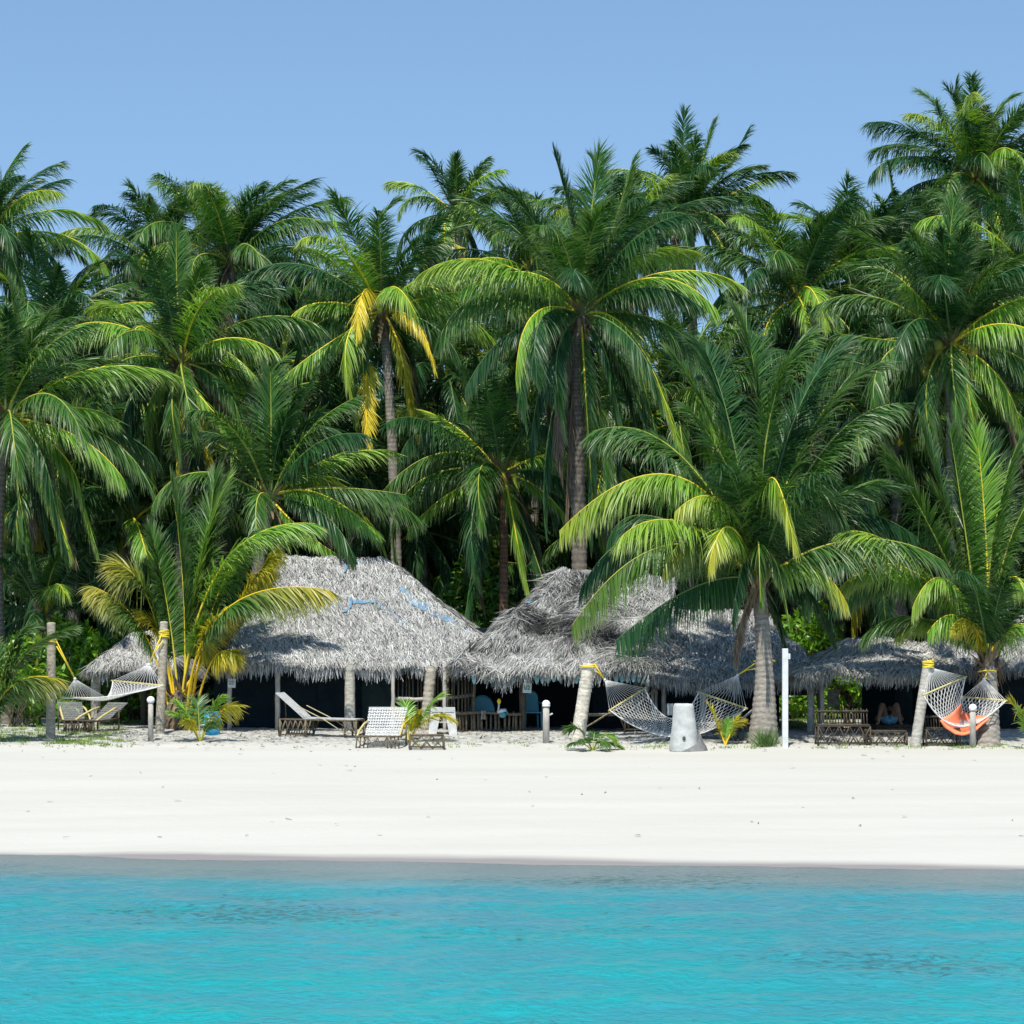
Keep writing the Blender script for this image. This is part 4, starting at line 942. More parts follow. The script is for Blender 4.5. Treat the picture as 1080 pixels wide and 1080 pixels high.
# boards on the hut posts
def board(label,px,py,w,h,Y,tilt,lines,mat):
    c=at(px,py,Y); r=empty('number_sign',c,label,'sign','boards on the hut posts')
    mb=MB(); rot=Matrix.Rotation(tilt,3,'Y'); mb.box(c,(w,.02,h),rot); mb.build('board','white',r)
    return r,c,rot
def text(parent,s,c,size,mat,name='lettering'):
    cu=bpy.data.curves.new('lettering','FONT'); cu.body=s; cu.size=size; cu.align_x='CENTER'; cu.align_y='CENTER'; cu.extrude=.003; cu.offset=.004
    t=bpy.data.objects.new('tmp',cu); col.objects.link(t); dg=bpy.context.evaluated_depsgraph_get()
    me=bpy.data.meshes.new_from_object(t.evaluated_get(dg)); bpy.data.objects.remove(t)
    me.transform(Matrix.Translation(c-wloc(parent)) @ Matrix.Rotation(R(90),4,'X')); me.materials.clear(); me.materials.append(M[mat])
    o=bpy.data.objects.new(name,me); col.objects.link(o); o.parent=parent; return o
r,c,rot=board('small white board with two dark lines of writing on the first hut\'s left post',244.5,720.5,.18,.21,60.9,.06,0,'ink')
mb=MB()
for row in (0,1):
    x=-.055
    while x<.055:
        w=random.uniform(.012,.022); mb.box(c+Vector((x,-.014,.03-.05*row)),(w,.004,random.uniform(.018,.03)) ); x+=w+.008
mb.build('lettering','ink',r)
r,c,rot=board('small white board reading 02 in blue on the dark post of the second hut',556,725.5,.20,.235,60.25,.05,0,'blueink')
text(r,'02',c+Vector((0,-.014,.0)),.14,'blueink')
# ---- bamboo furniture
def bench_parts(root,w,d,h,mat='darkbamboo',back=0,nx=4,top='darkbamboo',slat=True,backmat=None):
    """frame of bamboo poles at origin: x across, y depth"""
    mb=MB()
    for y in (-d/2,d/2):
        mb.tube([(-w/2,y,h),(w/2,y,h)],.011,6); mb.tube([(-w/2,y,.05),(w/2,y,.05)],.011,6)
        for i in range(nx):
            x0=-w/2+w*i/nx; x1=-w/2+w*(i+1)/nx
            mb.tube([(x0,y,.02),((x0+x1)/2,y,h*.62),(x1,y,.02)] if i%2 else [(x0,y,h),((x0+x1)/2,y,h*.35),(x1,y,h)],.009,5)
            mb.tube([(x0,y,0),(x1,y,h)],.008,5); mb.tube([(x1,y,0),(x0,y,h)],.008,5)
    for x in (-w/2,w/2):
        mb.tube([(x,-d/2,h*.98),(x,d/2,h*.98)],.013,6); mb.tube([(x,-d/2,0),(x,d/2,h)],.008,5); mb.tube([(x,d/2,0),(x,-d/2,h)],.008,5)
    mb.build('frame',mat,root)
    for x in (-w/2,w/2):
        for y in (-d/2,d/2):
            m2=MB(); m2.tube([(x*1.02,y,-.06),(x,y,h)],.018,7); m2.build('leg',mat,root)
    m3=MB(); k=max(6,int(d/.045))
    for i in range(k): m3.tube([(-w/2,-d/2+d*i/(k-1),h+.025),(w/2,-d/2+d*i/(k-1),h+.025)],.012,5)
    m3.build('seat' if back else 'table_top',top,root)
    if back:
        m4=MB(); n=int(w/.06)
        for i in range(n+1):
            x=-w/2+w*i/n; m4.tube([(x,d/2,h),(x+random.uniform(-.01,.01),d/2+.12,h+back*random.uniform(.92,1.05))],.012,5)
        m4.tube([(-w/2-.03,d/2+.08,h+back*.86),(w/2+.03,d/2+.08,h+back*.86)],.024,7)
        m4.build('backrest',backmat or mat,root)
def place(root,p,rz,label,cat,group=None):
    root.location=p; root.rotation_euler=(0,0,rz); tag(root,label,cat,group)
random.seed(41)
t=empty('bamboo_table',(0,0,0)); bench_parts(t,.72,.42,.28,'bamboo',0,3,'bamboo'); place(t,g(450,790),R(4),'low bamboo table with crossed legs right of the woven beach chair','table','bamboo tables')
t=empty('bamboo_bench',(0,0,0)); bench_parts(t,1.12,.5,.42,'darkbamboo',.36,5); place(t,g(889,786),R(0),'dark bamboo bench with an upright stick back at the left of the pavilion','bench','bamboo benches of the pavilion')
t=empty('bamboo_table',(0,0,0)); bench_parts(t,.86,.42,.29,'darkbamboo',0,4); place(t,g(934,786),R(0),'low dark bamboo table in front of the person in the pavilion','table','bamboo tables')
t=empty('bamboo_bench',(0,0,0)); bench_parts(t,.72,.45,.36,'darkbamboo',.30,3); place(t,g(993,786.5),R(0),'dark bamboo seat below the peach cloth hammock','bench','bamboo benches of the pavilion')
def lounger(mat='bamboo',cloth='canvas',w=.6,arms=True,shade='palebamboo'):
    r=empty('sun_lounger',(0,0,0)); mb=MB()
    for y in (-w/2,w/2):
        mb.tube([(-.92,y,.40),(.86,y,.37)],.022,6); mb.tube([(-.92,y,.06),(-.30,y,.06)],.015,6)
        for i in range(6):
            x=-.92+i*.12; mb.tube([(x,y,.40),(x+.07,y,.18),(x+.14,y,.40)],.013,5); mb.tube([(x,y,0.02),(x+.12,y,.38)],.012,5)
        mb.tube([(-.95,y,.02),(-1.0,y,.9)],.015,5)
        for x in (.55,.70): mb.tube([(x,y,.36),(x+.1,y,.12),(x+.16,y,.36)],.014,5)
    for x in (-.92,-.3,.25,.86): mb.tube([(x,-w/2,.39),(x,w/2,.39)],.018,6)
    mb.build('frame',mat,r)
    for x in (-.92,-.32,.60,.86):
        for y in (-w/2,w/2): m2=MB(); m2.tube([(x,y,-.05),(x,y,.40)],.024,7); m2.build('leg',mat,r)
    def slats(a,b,n,name,th=.018):
        m3=MB(); a=Vector(a); b=Vector(b); d=(b-a); nn_=d.cross(Vector((0,1,0))).normalized()
        for i in range(n):
            y=-w/2*.93+w*.93*i/(n-1); off=nn_*random.uniform(-.006,.006)
            rot=d.to_track_quat('X','Z').to_matrix(); m3.box((a+b)/2+Vector((0,y,0))+off,(d.length,w/n*.86,th),rot)
        return m3.build(name,cloth,r)
    slats((-.38,0,.44),(-1.02,0,.99),9,'backrest'); slats((-.38,0,.43),(.86,0,.40),9,'seat')
    if arms:
        for y in (-w/2-.04,w/2+.04):
            m4=MB(); m4.tube([(-.50,y,.70),(.1,y,.41),(.66,y,.06)],.012,6); m4.build('armrest',shade,r)
    return r
random.seed(42)
l0=lounger(); place(l0,g(340,777.5)+Vector((0,.25,0)),R(-13),'bamboo sun lounger with raised white slatted back in front of the first hut','sun lounger','bamboo sun loungers')
l1=copy_tree(l0); place(l1,g(765,783)+Vector((0,.8,0)),R(168),'bamboo sun lounger under the middle hammock, partly behind the white stump','sun lounger','bamboo sun loungers')
random.seed(43)
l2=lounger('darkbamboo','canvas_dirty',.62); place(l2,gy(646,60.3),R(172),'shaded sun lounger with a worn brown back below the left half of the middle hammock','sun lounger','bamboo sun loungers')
l3=empty('bamboo_mat',(0,0,0)); bench_parts(l3,.85,1.9,.09,'darkbamboo',0,3); place(l3,gy(938,61.0),0,'low dark bamboo mat in the pavilion that the person lies on','mat')
# woven beach chair facing the sea
def beachchair(mat='bamboo',cloth='canvas',w=.92,h=.62,sw=None):
    r=empty('beach_chair',(0,0,0)); mb=MB(); 
    for s in (-1,1):
        x=s*w/2
        mb.tube([(x*1.02,-.55,.25),(x*1.04,0,.27),(x,.35,.30)],.022,6); mb.tube([(x*.86,.1,.20),(x*.82,.72,.22+h)],.018,6)
        for k in range(4): mb.tube([(x*(1.02-.18*k),-.56,-.03),(x*(.98-.18*k),-.54,.24)],.016,5)
        mb.tube([(x*1.02,-.56,.24),(x*.72,-.57,.05),(x*.45,-.56,.24)],.014,5); mb.tube([(x*.45,-.56,.24),(x*.2,-.57,.03),(0,-.56,.22)],.014,5)
        mb.tube([(x,.35,-.03),(x,.35,.5)],.02,6)
    mb.tube([(-w/2,-.56,.25),(w/2,-.56,.25)],.022,6)
    mb.build('frame',mat,r)
    for s in (-1,1): m2=MB(); m2.tube([(s*w*.50,-.50,.24),(s*w*.50,-.25,.36),(s*w*.47,.15,.50),(s*w*.42,.34,.55)],.024,6); m2.build('armrest','spreader',r)
    for nm,(a,b,wa,wb) in {'backrest':((0,.05,.24),(0,.70,.22+h),.78,.86),'seat':((0,-.52,.265),(0,.08,.235),.55,.78)}.items():
        m3=MB(); a=Vector(a); b=Vector(b); n=15; m=10; d=b-a; nv=Vector((1,0,0)).cross(d).normalized()
        def Pq(u,v): return a+d*v+Vector(((u-.5)*(wa+(wb-wa)*v)*w/.92,0,0))+nv*(.0)
        for i in range(n):   # woven bands, vertical
            u0=(i+.2)/n; u1=(i+.8)/n
            for j in range(m):
                o_=nv*(.008 if (i+j)%2 else -.004); v0=j/m; v1=(j+1)/m
                m3.poly([Pq(u0,v0)+o_,Pq(u1,v0)+o_,Pq(u1,v1)+o_,Pq(u0,v1)+o_])
        for j in range(m):
            v0=(j+.22)/m; v1=(j+.78)/m
            for i in range(n):
                o_=nv*(-.004 if (i+j)%2 else .008); u0=i/n;u1=(i+1)/n
                m3.poly([Pq(u0,v0)+o_,Pq(u1,v0)+o_,Pq(u1,v1)+o_,Pq(u0,v1)+o_])
        m3.tube([Pq(0,1),Pq(1,1)],.018,6)
        m3.build(nm,cloth,r)
    return r
random.seed(44)
c0=beachchair(); place(c0,g(402,789)+Vector((0,.5,0)),R(-8),'wide white woven beach chair facing the sea left of the low table','beach chair')
c1=beachchair('darkbamboo','greycanvas',.62,.42); place(c1,gy(78,60.6),R(18),'dark low chair with a grey back under the left part of the left hammock','beach chair','dark chairs under the left hammock')
c2=copy_tree(c1); place(c2,gy(104,60.4),R(-30),'dark low chair turned aside, under the middle of the left hammock','beach chair','dark chairs under the left hammock')
# white two-legged backrest frame
b=g(467,775); s=F/b.y
r=empty('folding_chair',b,'white chair frame with two broad splayed side boards behind the low bamboo table','chair')
T_=at(466,746,b.y).z-b.z
for sgn in (-1,1):
    mb=MB(); x0=sgn*.24-.0; x1=sgn*.17
    mb.poly([b+Vector((x0-.09,0,-.02)),b+Vector((x0+.09,0,-.02)),b+Vector((x1+(.10 if sgn>0 else .14),.16,T_)),b+Vector((x1-(.14 if sgn>0 else .10),.16,T_))])
    o=mb.build('side_board','canvas',r); sm=o.modifiers.new('s','SOLIDIFY'); sm.thickness=.03
mb=MB(); mb.box(b+Vector((0,.13,T_*.90)),(.50,.03,T_*.15)); mb.build('top_board','canvas',r)
mb=MB(); mb.tube([b+Vector((-.2,.55,0)),b+Vector((-.15,.18,T_*.95))],.018,6); mb.build('leg','canvas',r)
mb=MB(); mb.tube([b+Vector((.2,.55,0)),b+Vector((.15,.18,T_*.95))],.018,6); mb.build('leg','canvas',r)
mb=MB(); mb.box(b+Vector((0,.30,T_*.45)),(.36,.36,.025)); mb.build('seat','canvas',r)
# teal plastic chairs
def plastic_chair(w=.46):
    r=empty('plastic_chair',(0,0,0)); n=12
    mb=MB(); V_=[]
    for j in range(9):
        v=j/8; z=.40+.50*v; ww=w/2*(1-.05*v)*(1 if v<.7 else math.sqrt(max(.12,1-((v-.7)/.36)**2)))
        for i in range(n): u=i/(n-1)*2-1; mb.v.append((u*ww,.20+.12*v-.06*u*u*-1*-1,z))
    for j in range(8):
        for i in range(n-1): a=j*n+i; mb.f.append((a,a+1,a+n+1,a+n)); mb.sm.append(True)
    o=mb.build('backrest','teal',r); o.modifiers.new('s','SOLIDIFY').thickness=.02
    mb=MB(); mb.box((0,-.02,.41),(w,.44,.03)); mb.build('seat','teal',r,bevel=.01)
    for x in (-1,1):
        for y in (-.22,.18): mb=MB(); mb.tube([(x*w*.48,y,-.02),(x*w*.44,y,.41)],.024,6); mb.build('leg','teal',r)
        mb=MB(); mb.tube([(x*w*.5,-.2,.41),(x*w*.53,-.2,.62),(x*w*.53,.2,.64)],.02,6); mb.build('armrest','teal',r)
    return r
pc=plastic_chair(.42); place(pc,gy(560.5,60.9),R(12),'tall backed teal plastic chair beside the dark post under the second hut','plastic chair','teal plastic chairs')
# round backed teal chair (rounded back seen over the railing)
r=empty('plastic_chair',gy(508.5,61.2),'round backed teal chair seen over the stick railing of the second hut','plastic chair','teal plastic chairs'); b=r.location.copy()
mb=MB(); cz=at(508,751,61.2).z-b.z; n=18; ring=[]
for j in range(7):
    v=j/6
    for i in range(n+1): a=math.pi*i/n; mb.v.append((b.x+.30*math.cos(a)*v, b.y+.12-.10*math.cos(a)**2*v, b.z+cz+.40*math.sin(a)*v))
for j in range(6):
    for i in range(n): a=j*(n+1)+i; mb.f.append((a,a+1,a+n+2,a+n+1)); mb.sm.append(True)
mb.poly([b+Vector((-.30,.03,cz+.01)),b+Vector((.30,.03,cz+.01)),b+Vector((.24,.08,.38)),b+Vector((-.24,.08,.38))])
o=mb.build('backrest','teal',r); o.modifiers.new('s','SOLIDIFY').thickness=.02
mb=MB(); mb.box(b+Vector((0,-.12,.40)),(.5,.42,.03)); mb.build('seat','teal',r,bevel=.01)
for x in (-.22,.22):
    for y in (-.3,.06): mb=MB(); mb.tube([b+Vector((x,y,-.02)),b+Vector((x*.95,y,.4))],.024,6); mb.build('leg','teal',r)
# snorkelling gear on the railing: mask with yellow tube and blue-white cloth
p=at(530,752,60.2); r=empty('snorkel_set',p,'white and blue snorkelling gear with a yellow tipped tube hung on the railing','snorkel')
mb=MB(); mb.tube([p+Vector((-.10,0,.04)),p+Vector((-.085,0,.14)),p+Vector((-.08,0,.24))],.022,8); mb.build('tube','white',r)
mb=MB(); mb.sphere(p+Vector((-.08,0,.27)),.045,12,8,(1,1,1.45)); mb.build('tube_tip','yellowpl',r)
mb=MB(); mb.tube([p+Vector((-.12,-.01,.02)),p+Vector((-.02,-.03,.05)),p+Vector((.08,-.02,.07))],[.035,.055,.03],10); mb.build('mask_frame','white',r)
mb=MB(); mb.sphere(p+Vector((.0,-.04,-.04)),.085,14,9,(1,.5,.85)); mb.build('mask_lens','teal',r)
mb=MB(); mb.tube([p+Vector((-.0,0,.08)),p+Vector((.07,0,.09)),p+Vector((.11,0,-.02))],.022,8); mb.build('strap','bluebin',r)
def rag(label,name,cat,px,py,Y,w,h,mat):
    c=at(px,py,Y); mb=MB(); n=8
    for j in range(n):
        for i in range(n): u=i/(n-1)-.5; v=j/(n-1); mb.v.append((c.x+u*w*(1+.2*noise.noise((v*3,1,px))), c.y-.03*math.sin(u*14)-.02*v, c.z-v*h+.02*noise.noise((u*5,v*3,px))))
    for j in range(n-1):
        for i in range(n-1): a=j*n+i; mb.f.append((a,a+1,a+n+1,a+n)); mb.sm.append(True)
    o=mb.build(name,mat,None,origin=c); o.modifiers.new('s','SOLIDIFY').thickness=.012; tag(o,label,cat)
    return o
rag('small pale rag hanging over the stick railing','rag','cloth',510,749.5,60.2,.10,.20,'canvas_dirty')
rag('white and blue towel seen left of the whitewashed stump','towel','towel',707,742,57.9,.13,.26,'canvas')
rag('light blue cloth hanging off the lounger beside the palm trunk','cloth','cloth',786,772,58.0,.22,.20,'bluetarp')
for (px,py,nm,lab,mt) in ((868.5,764,'cup','small white cup on the dark bench in the pavilion','white'),(892.5,766,'box','small pale box on the dark bench in the pavilion','palebamboo'),(946,771.5,'bowl','pale bowl at the right end of the low table in the pavilion','palebamboo')):
    p=at(px,py,58.3); mb=MB()
    if nm=='box': mb.box(p,(.11,.09,.06))
    elif nm=='cup': mb.tube([p-Vector((0,0,.05)),p+Vector((0,0,.03))],[.03,.04],12)
    else: mb.tube([p-Vector((0,0,.05)),p,p+Vector((0,0,.03))],[.05,.09,.085],14)
    o=mb.build(nm,mt,None,origin=p); tag(o,lab,nm)

# ---- the person lying in the pavilion
def skin_mesh(name,verts,edges,radii,mat,parent,sub=2):
    off=wloc(parent); me=bpy.data.meshes.new(name); me.from_pydata([tuple(Vector(v)-off) for v in verts],edges,[]); me.materials.append(M[mat])
    o=bpy.data.objects.new(name,me); col.objects.link(o); o.parent=parent
    sk=o.modifiers.new('skin','SKIN'); sk.use_smooth_shade=True
    for i,rv in enumerate(radii): me.skin_vertices[0].data[i].radius=(rv if isinstance(rv,tuple) else (rv,rv))
    me.skin_vertices[0].data[0].use_root=True
    s=o.modifiers.new('sub','SUBSURF'); s.levels=sub; s.render_levels=sub
    return o
YB=gy(938,61).z+.12   # bed surface
def q(px,z,Y): v=at(px,HY,Y); return Vector((v.x,Y,z))
pr=empty('person', gy(938,60.6),'person lying back in the pavilion with bent bare knees and blue checked shorts','person')
pel=q(938,YB+.10,60.75)
vs=[pel,q(938,YB+.13,61.0),q(938,YB+.20,61.25),q(938,YB+.26,61.42),q(938,YB+.30,61.52),q(938,YB+.33,61.62)]
rs=[(.15,.10),(.14,.10),(.16,.11),(.09,.07),(.055,.055),(.075,.085)]
es=[(0,1),(1,2),(2,3),(3,4),(4,5)]
vs+= [q(938,YB+.36,61.74)]; rs+=[(.085,.095)]; es+=[(5,6)]
for sg in (-1,1):
    k=len(vs); hip_=q(938+sg*4,YB+.10,60.70); knee=q(938+sg*7.6,YB+.50,60.42); ank=q(938+sg*12.0,YB+.06,60.18); toe=q(938+sg*13.0,YB+.04,60.0)
    vs+=[hip_,lerp(hip_,knee,.5),knee,lerp(knee,ank,.35),ank,toe]; rs+=[.105,.085,.062,.060,.038,.032]; es+=[(0,k),(k,k+1),(k+1,k+2),(k+2,k+3),(k+3,k+4),(k+4,k+5)]
    k=len(vs); sh=q(938+sg*9,YB+.25,61.40); elb=q(938+sg*14,YB+.10,61.2); wr=q(938+sg*6,YB+.24,61.05); hd=q(938+sg*3,YB+.27,60.98)
    vs+=[sh,elb,wr,hd]; rs+=[.062,.045,.032,.036]; es+=[(3,k),(k,k+1),(k+1,k+2),(k+2,k+3)]
skin_mesh('body',vs,es,rs,'skin',pr)
vs=[pel+Vector((0,.02,0))]; rs=[(.17,.125)]; es=[]
for sg in (-1,1):
    k=len(vs); hip_=q(938+sg*4,YB+.10,60.68); knee=q(938+sg*7.6,YB+.50,60.42)
    vs+=[hip_,lerp(hip_,knee,.42)]; rs+=[.128,.118]; es+=[(0,k),(k,k+1)]
vs+=[q(938,YB+.13,60.98)]; rs+=[(.155,.115)]; es+=[(0,len(vs)-1)]
skin_mesh('shorts',vs,es,rs,'shorts',pr)
skin_mesh('shirt',[q(938,YB+.135,60.98),q(938,YB+.20,61.25),q(938,YB+.26,61.40)],[(0,1),(1,2)],[(.155,.115),(.175,.125),(.12,.09)],'shirt',pr)
mb=MB(); mb.sphere(q(938,YB+.375,61.76),.103,14,10,(1,1.05,1.1)); mb.build('hair','hair',pr)

# ============================================================ SHRUBS AND PLANTS
def leaves(P, size, c1, c2, up=.5, seed=0, tipc=None):
    m=len(P); D=norm(RNG.normal(0,1,(m,3))+np.array([0,0,up])); Wd=norm(np.cross(D,RNG.normal(0,1,(m,3))))
    mx=RNG.random((m,1)); c=np.array(c1)*(1-mx)+np.array(c2)*mx
    if tipc is not None:
        yl=(RNG.random((m,1))<.06); c=np.where(yl,np.array(tipc),c)
    ln=size*RNG.uniform(.7,1.3,m); V=[]
    us=[0,.45,1]; wp=[.12,.42,.05]; p=P.copy(); d=D
    for k,u in enumerate(us):
        hw=(ln*wp[k]*.5)[:,None]; V.append(np.stack([p-Wd*hw,p+Wd*hw],1))
        if k<2: p=p+d*(ln*(us[k+1]-u))[:,None]; d=norm(d+np.array([0,0,-.35]))
    A=np.stack(V,1).reshape(-1,3); b=(np.arange(m)*6)[:,None]
    Q=np.concatenate([np.concatenate([b+2*k,b+2*k+1,b+2*k+3,b+2*k+2],1) for k in range(2)])
    return A,Q,np.repeat(c,6,axis=0)
def shrub(label,px,Y,w,h,n,size=.16,c1=(.04,.13,.015),c2=(.11,.26,.03),seed=0,group=None,zb=None,d=None,tipc=(.40,.42,.05),name='shrub'):
    global RNG
    RNG=np.random.default_rng(7000+seed); random.seed(seed); b=gy(px,Y); d=d or w*.6
    root=empty(name,b,label,'shrub',group)
    nc=max(14,int(w*h*7)); cl=[]
    for _ in range(nc):
        a=random.uniform(0,2*math.pi); rr=random.random()**.5; z=random.random()**.8
        env=math.sqrt(max(.05,1-z**2.2)); cl.append((b.x+math.cos(a)*rr*w/2*env, b.y+math.sin(a)*rr*d/2*env, b.z+.1+z*h*random.uniform(.8,1.04)))
    cl=np.array(cl); idx=RNG.integers(0,nc,n); r_=RNG.normal(0,1,(n,3)); r_=norm(r_)*(RNG.random((n,1))**.5)*np.array([.30,.30,.22])*min(1.3,max(.5,h/2))
    A,Q,C=leaves(cl[idx]+r_,size,c1,c2,.8,tipc=tipc); np_mesh('foliage',A,Q,'broad',root,C)
    mb=MB()
    for i in range(0,nc,2):
        e=Vector(cl[i]); mb.tube([b+Vector((random.uniform(-.3,.3)*w*.4,random.uniform(-.2,.2),-.05)),lerp(b,e,.6)+Vector((0,0,.1)),e],[.02,.014,.006],5)
    mb.build('stem','bamboo',root)
    return root
BR=dict(c1=(.07,.20,.015),c2=(.20,.40,.03))
shrub('bright green broadleaf shrub at the left edge behind the left post',22,63.0,2.2,2.1,2600,.2,seed=1,**BR)
shrub('bright yellow green shrub between the left post and the gazebo',75,66.2,2.4,2.4,2600,.2,seed=2,**BR)
shrub('green shrub behind the left gazebo',135,69.5,3.2,2.3,2600,.2,seed=3,c1=(.04,.13,.015),c2=(.12,.28,.03))
shrub('dark leafy shrub rising in the gap between the first and second roofs',497,70.5,3.0,3.9,4200,.22,seed=4,c1=(.035,.13,.015),c2=(.10,.26,.03))
shrub('bright green shrub showing over the right slope of the third roof',858,70.5,3.0,2.9,3000,.2,seed=5,**BR)
shrub('sunlit shrub seen through the back of the pavilion',893,66.0,1.6,1.7,2200,.18,seed=6,c1=(.10,.26,.02),c2=(.26,.48,.04))
shrub('yellow green shrub left of the stout palm trunk behind the huts',720,71,2.6,2.2,1800,.2,seed=7)
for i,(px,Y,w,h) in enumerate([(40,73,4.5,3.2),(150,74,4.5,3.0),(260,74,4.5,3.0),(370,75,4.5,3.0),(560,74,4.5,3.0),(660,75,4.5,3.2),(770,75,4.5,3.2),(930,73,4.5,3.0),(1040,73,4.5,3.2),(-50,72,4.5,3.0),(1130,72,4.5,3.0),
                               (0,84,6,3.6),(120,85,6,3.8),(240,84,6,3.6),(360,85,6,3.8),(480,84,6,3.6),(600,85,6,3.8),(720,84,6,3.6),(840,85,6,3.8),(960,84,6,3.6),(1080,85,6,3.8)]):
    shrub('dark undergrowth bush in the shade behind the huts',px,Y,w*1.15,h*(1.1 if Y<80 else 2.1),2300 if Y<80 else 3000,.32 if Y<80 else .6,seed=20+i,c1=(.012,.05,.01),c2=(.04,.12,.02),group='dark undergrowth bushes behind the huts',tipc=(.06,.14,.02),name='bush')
# sprouting coconuts and seedlings
def seedling(label,pb,spec,seed=0,yel=False,name='palm_seedling',group='palm seedlings on the sand'):
    global RNG
    RNG=np.random.default_rng(8000+seed); random.seed(seed); b=g(*pb); root=empty(name,b,label,'seedling',group)
    for (tx,ty,k,dy,bow) in spec:
        P2=at(tx,ty,b.y+dy); Pm=(b+P2)/2+Vector((0,0,bow)); C_=bez(b-Vector((0,0,.03)),Pm,P2,14)
        L_=float(np.linalg.norm(np.diff(C_,axis=0),axis=1).sum())
        add_frond(root,C_,L_,28,.15,12,.35,k,t0=.3,r0=.016,width=.04,Lmax=max(.18,L_*.36),rach=RACH['yellow'] if k in('gold','yellow') else (.3,.34,.05))
    return root
seedling('yellow green palm seedling in front of the blue bin beside the young palm',(211,782),[(188,742,'lime',.1,.1),(208,738,'green',.3,.1),(232,736,'lime',-.2,.1),(250,744,'gold',-.1,.22),(196,760,'gold',-.3,.12),(228,762,'green',-.3,.12),(182,752,'lime',-.2,.15)],1)
seedling('yellow palm seedling standing behind the low bamboo table',(431,782),[(462,734,'lime',.0,.1),(474,757,'gold',-.2,.26),(421,750,'gold',.2,.1),(428,742,'lime',.4,.05),(440,752,'gold',-.2,.05)],2)
seedling('low dark green palm seedling at the foot of the leaning pale log',(625,791),[(598,768,'green',.0,.2),(600,785,'green',-.2,.1),(648,781,'lime',-.2,.22),(656,788,'lime',0,.12),(628,772,'dark',.4,.1),(612,782,'green',-.5,.12),(640,786,'green',-.5,.14)],3)
seedling('small yellow palm seedling between the white stump and the stout palm',(765,785),[(749,746,'gold',.1,.03),(776,757,'gold',.1,.05),(782,760,'gold',-.1,.08),(768,760,'lime',0,0),(762,762,'gold',.3,0)],4)
seedling('palm sprout with a yellow tip at the right edge of the beach',(1085,790),[(1068,741,'gold',0,.15),(1078,750,'lime',-.2,.1),(1100,740,'green',0,.1)],5)
# grass tuft
def tuft(P,n,h,c1,c2,spread):
    b=np.repeat(P,n,axis=0); m=len(b); b=b+np.concatenate([RNG.normal(0,spread,(m,2)),np.zeros((m,1))],1)
    D=norm(RNG.normal(0,.35,(m,3))*np.array([1,1,0])+np.array([0,0,1.0])); Wd=norm(np.cross(D,RNG.normal(0,1,(m,3))))
    mx=RNG.random((m,1)); c=np.array(c1)*(1-mx)+np.array(c2)*mx
    return strips(b,D,Wd,h*RNG.uniform(.5,1.2,m),np.full(m,.014),c,.6)
RNG=np.random.default_rng(99)
b=g(807,787); A,Q,C=tuft(np.array([tuple(b)]),260,.42,(.05,.13,.03),(.16,.26,.08),.09)
o=np_mesh('grass_tuft',A,Q,'broad',None,C,origin=b); tag(o,'feathery green grass tuft at the foot of the stout palm','grass tuft')
# ground cover: short weeds on the sand behind the beach edge
P=[]
def patch(px0,px1,py0,py1,n):
    for _ in range(n):
        px=random.uniform(px0,px1); py=random.uniform(py0,py1); c=g(px,py)
        if noise.noise((c.x*1.6,c.y*1.6,3))>-.05: P.append((c.x,c.y,gz(c.x,c.y)-.01))
random.seed(50)
patch(-30,130,764,786,1300); patch(50,140,781,788,160); patch(110,165,752,764,500); patch(825,880,748,768,900); patch(410,560,782,788,50); patch(680,800,784,790,120); patch(860,1080,783,790,300); patch(520,1080,785,792,60)
A,Q,C=tuft(np.array(P),7,.075,(.09,.20,.03),(.30,.40,.07),.05)
o=np_mesh('ground_cover',A,Q,'broad',None,C); tag(o,'short yellow green weeds creeping over the sand','weeds',kind='stuff')
# litter: dead leaf scraps and coral bits
P=[];
for _ in range(2600):
    px=random.uniform(-40,1120); Y=random.gauss(58.8,1.3) if random.random()<.975 else random.uniform(40,57)
    if Y<39.5: continue
    x=(px-540)/F*Y; P.append((x,Y,gz(x,Y)+.02))
P=np.array(P); m=len(P); D=norm(RNG.normal(0,1,(m,3))*np.array([1,1,.12])); Wd=norm(np.cross(D,np.array([0,0,1.0]))+RNG.normal(0,.2,(m,3)))
gg=RNG.uniform(.06,.34,(m,1)); A,Q,C=strips(P,D,Wd,RNG.uniform(.04,.16,m),RNG.uniform(.02,.05,m),gg*np.array([1,.9,.74]),.1)
o=np_mesh('leaf_litter',A,Q,'straw',None,C); tag(o,'dry leaf scraps scattered on the white sand','litter',kind='stuff')
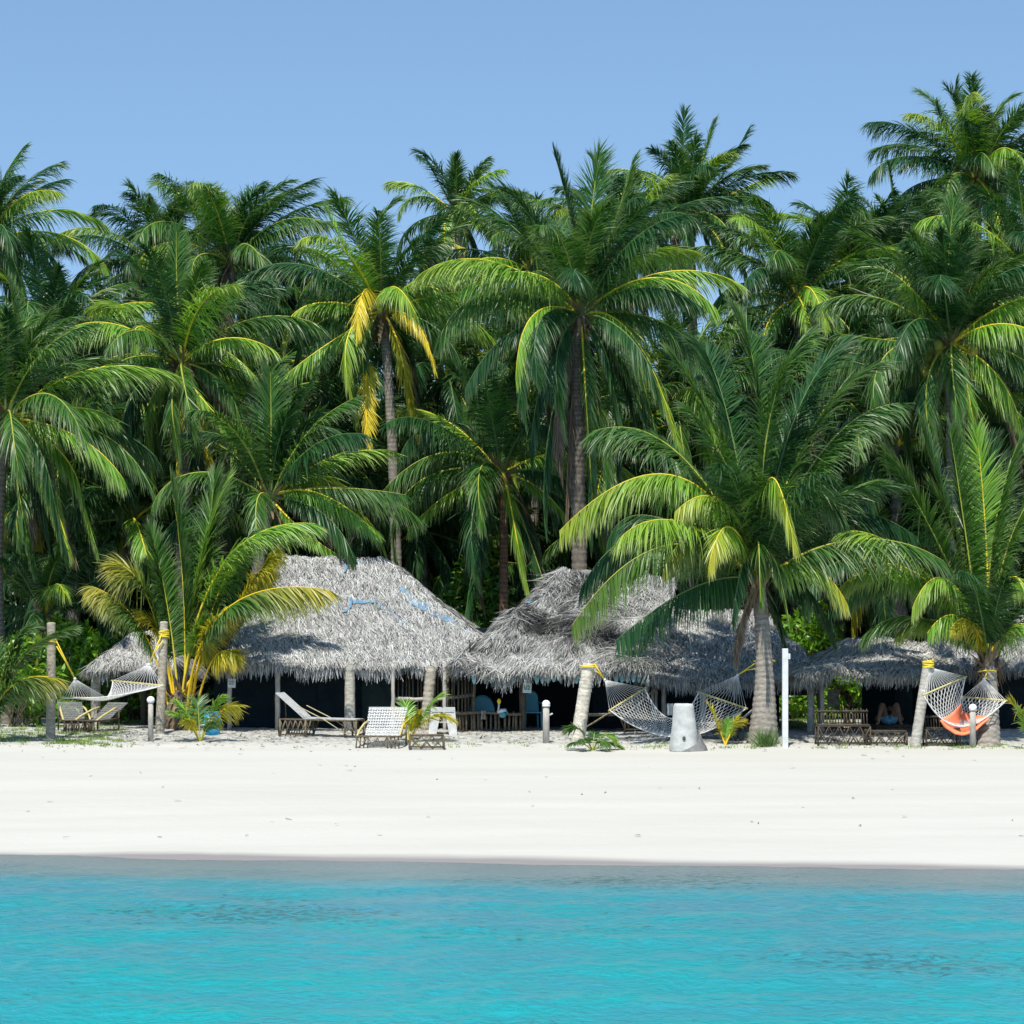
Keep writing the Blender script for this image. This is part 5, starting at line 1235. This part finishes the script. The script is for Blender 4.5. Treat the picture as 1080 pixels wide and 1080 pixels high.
# ============================================================ CAMERA, LIGHT
cam = bpy.data.cameras.new('camera'); co = bpy.data.objects.new('camera', cam); col.objects.link(co)
co.location = (0,0,CH); co.rotation_euler = (R(90),0,0); cam.sensor_width = 36; cam.lens = F/1080*36
cam.shift_y = 150/1080; cam.clip_end = 3000; cam.clip_start = .5
bpy.context.scene.camera = co
SUN_EL, SUN_AZ = 60, 192        # azimuth clockwise from +Y: the sun stands behind the boat, slightly to the left
az = R(SUN_AZ); el = R(SUN_EL)
sd = Vector((math.sin(az)*math.cos(el), math.cos(az)*math.cos(el), math.sin(el)))
sl = bpy.data.lights.new('sun', 'SUN'); sl.energy = 4.8; sl.angle = R(.53); sl.color = (1,.95,.85)
so = bpy.data.objects.new('sun', sl); col.objects.link(so); so.location = (0,0,40)
so.rotation_euler = (-sd).to_track_quat('-Z','Y').to_euler()
w = bpy.data.worlds.new('World'); bpy.context.scene.world = w; w.use_nodes = True
nt = w.node_tree; N = nt.nodes; L = nt.links
sky = N.new('ShaderNodeTexSky'); sky.sky_type = 'NISHITA'; sky.sun_disc = False
sky.sun_elevation = el; sky.sun_rotation = az; sky.air_density = 1.0; sky.dust_density = .2; sky.ozone_density = 1.1
tc = N.new('ShaderNodeTexCoord'); mp = N.new('ShaderNodeVectorMath'); mp.operation = 'ADD'; mp.inputs[1].default_value = (0,0,.15)
L.new(tc.outputs['Generated'], mp.inputs[0]); nm = N.new('ShaderNodeVectorMath'); nm.operation='NORMALIZE'; L.new(mp.outputs[0], nm.inputs[0]); L.new(nm.outputs[0], sky.inputs[0])
tn = N.new('ShaderNodeMix'); tn.data_type='RGBA'; tn.blend_type='MULTIPLY'; tn.inputs[0].default_value=1; tn.inputs[7].default_value=(.91,1.0,1.0,1)
L.new(sky.outputs[0], tn.inputs[6]); bg = N['Background']; L.new(tn.outputs[2], bg.inputs[0]); bg.inputs[1].default_value = .148
sc = bpy.context.scene
sc.view_settings.view_transform = 'Standard'; sc.view_settings.look = 'None'; sc.view_settings.exposure = .35; sc.view_settings.gamma = 1
sc.cycles.max_bounces = 6; sc.cycles.diffuse_bounces = 3; sc.cycles.transmission_bounces = 3; sc.cycles.transparent_max_bounces = 6
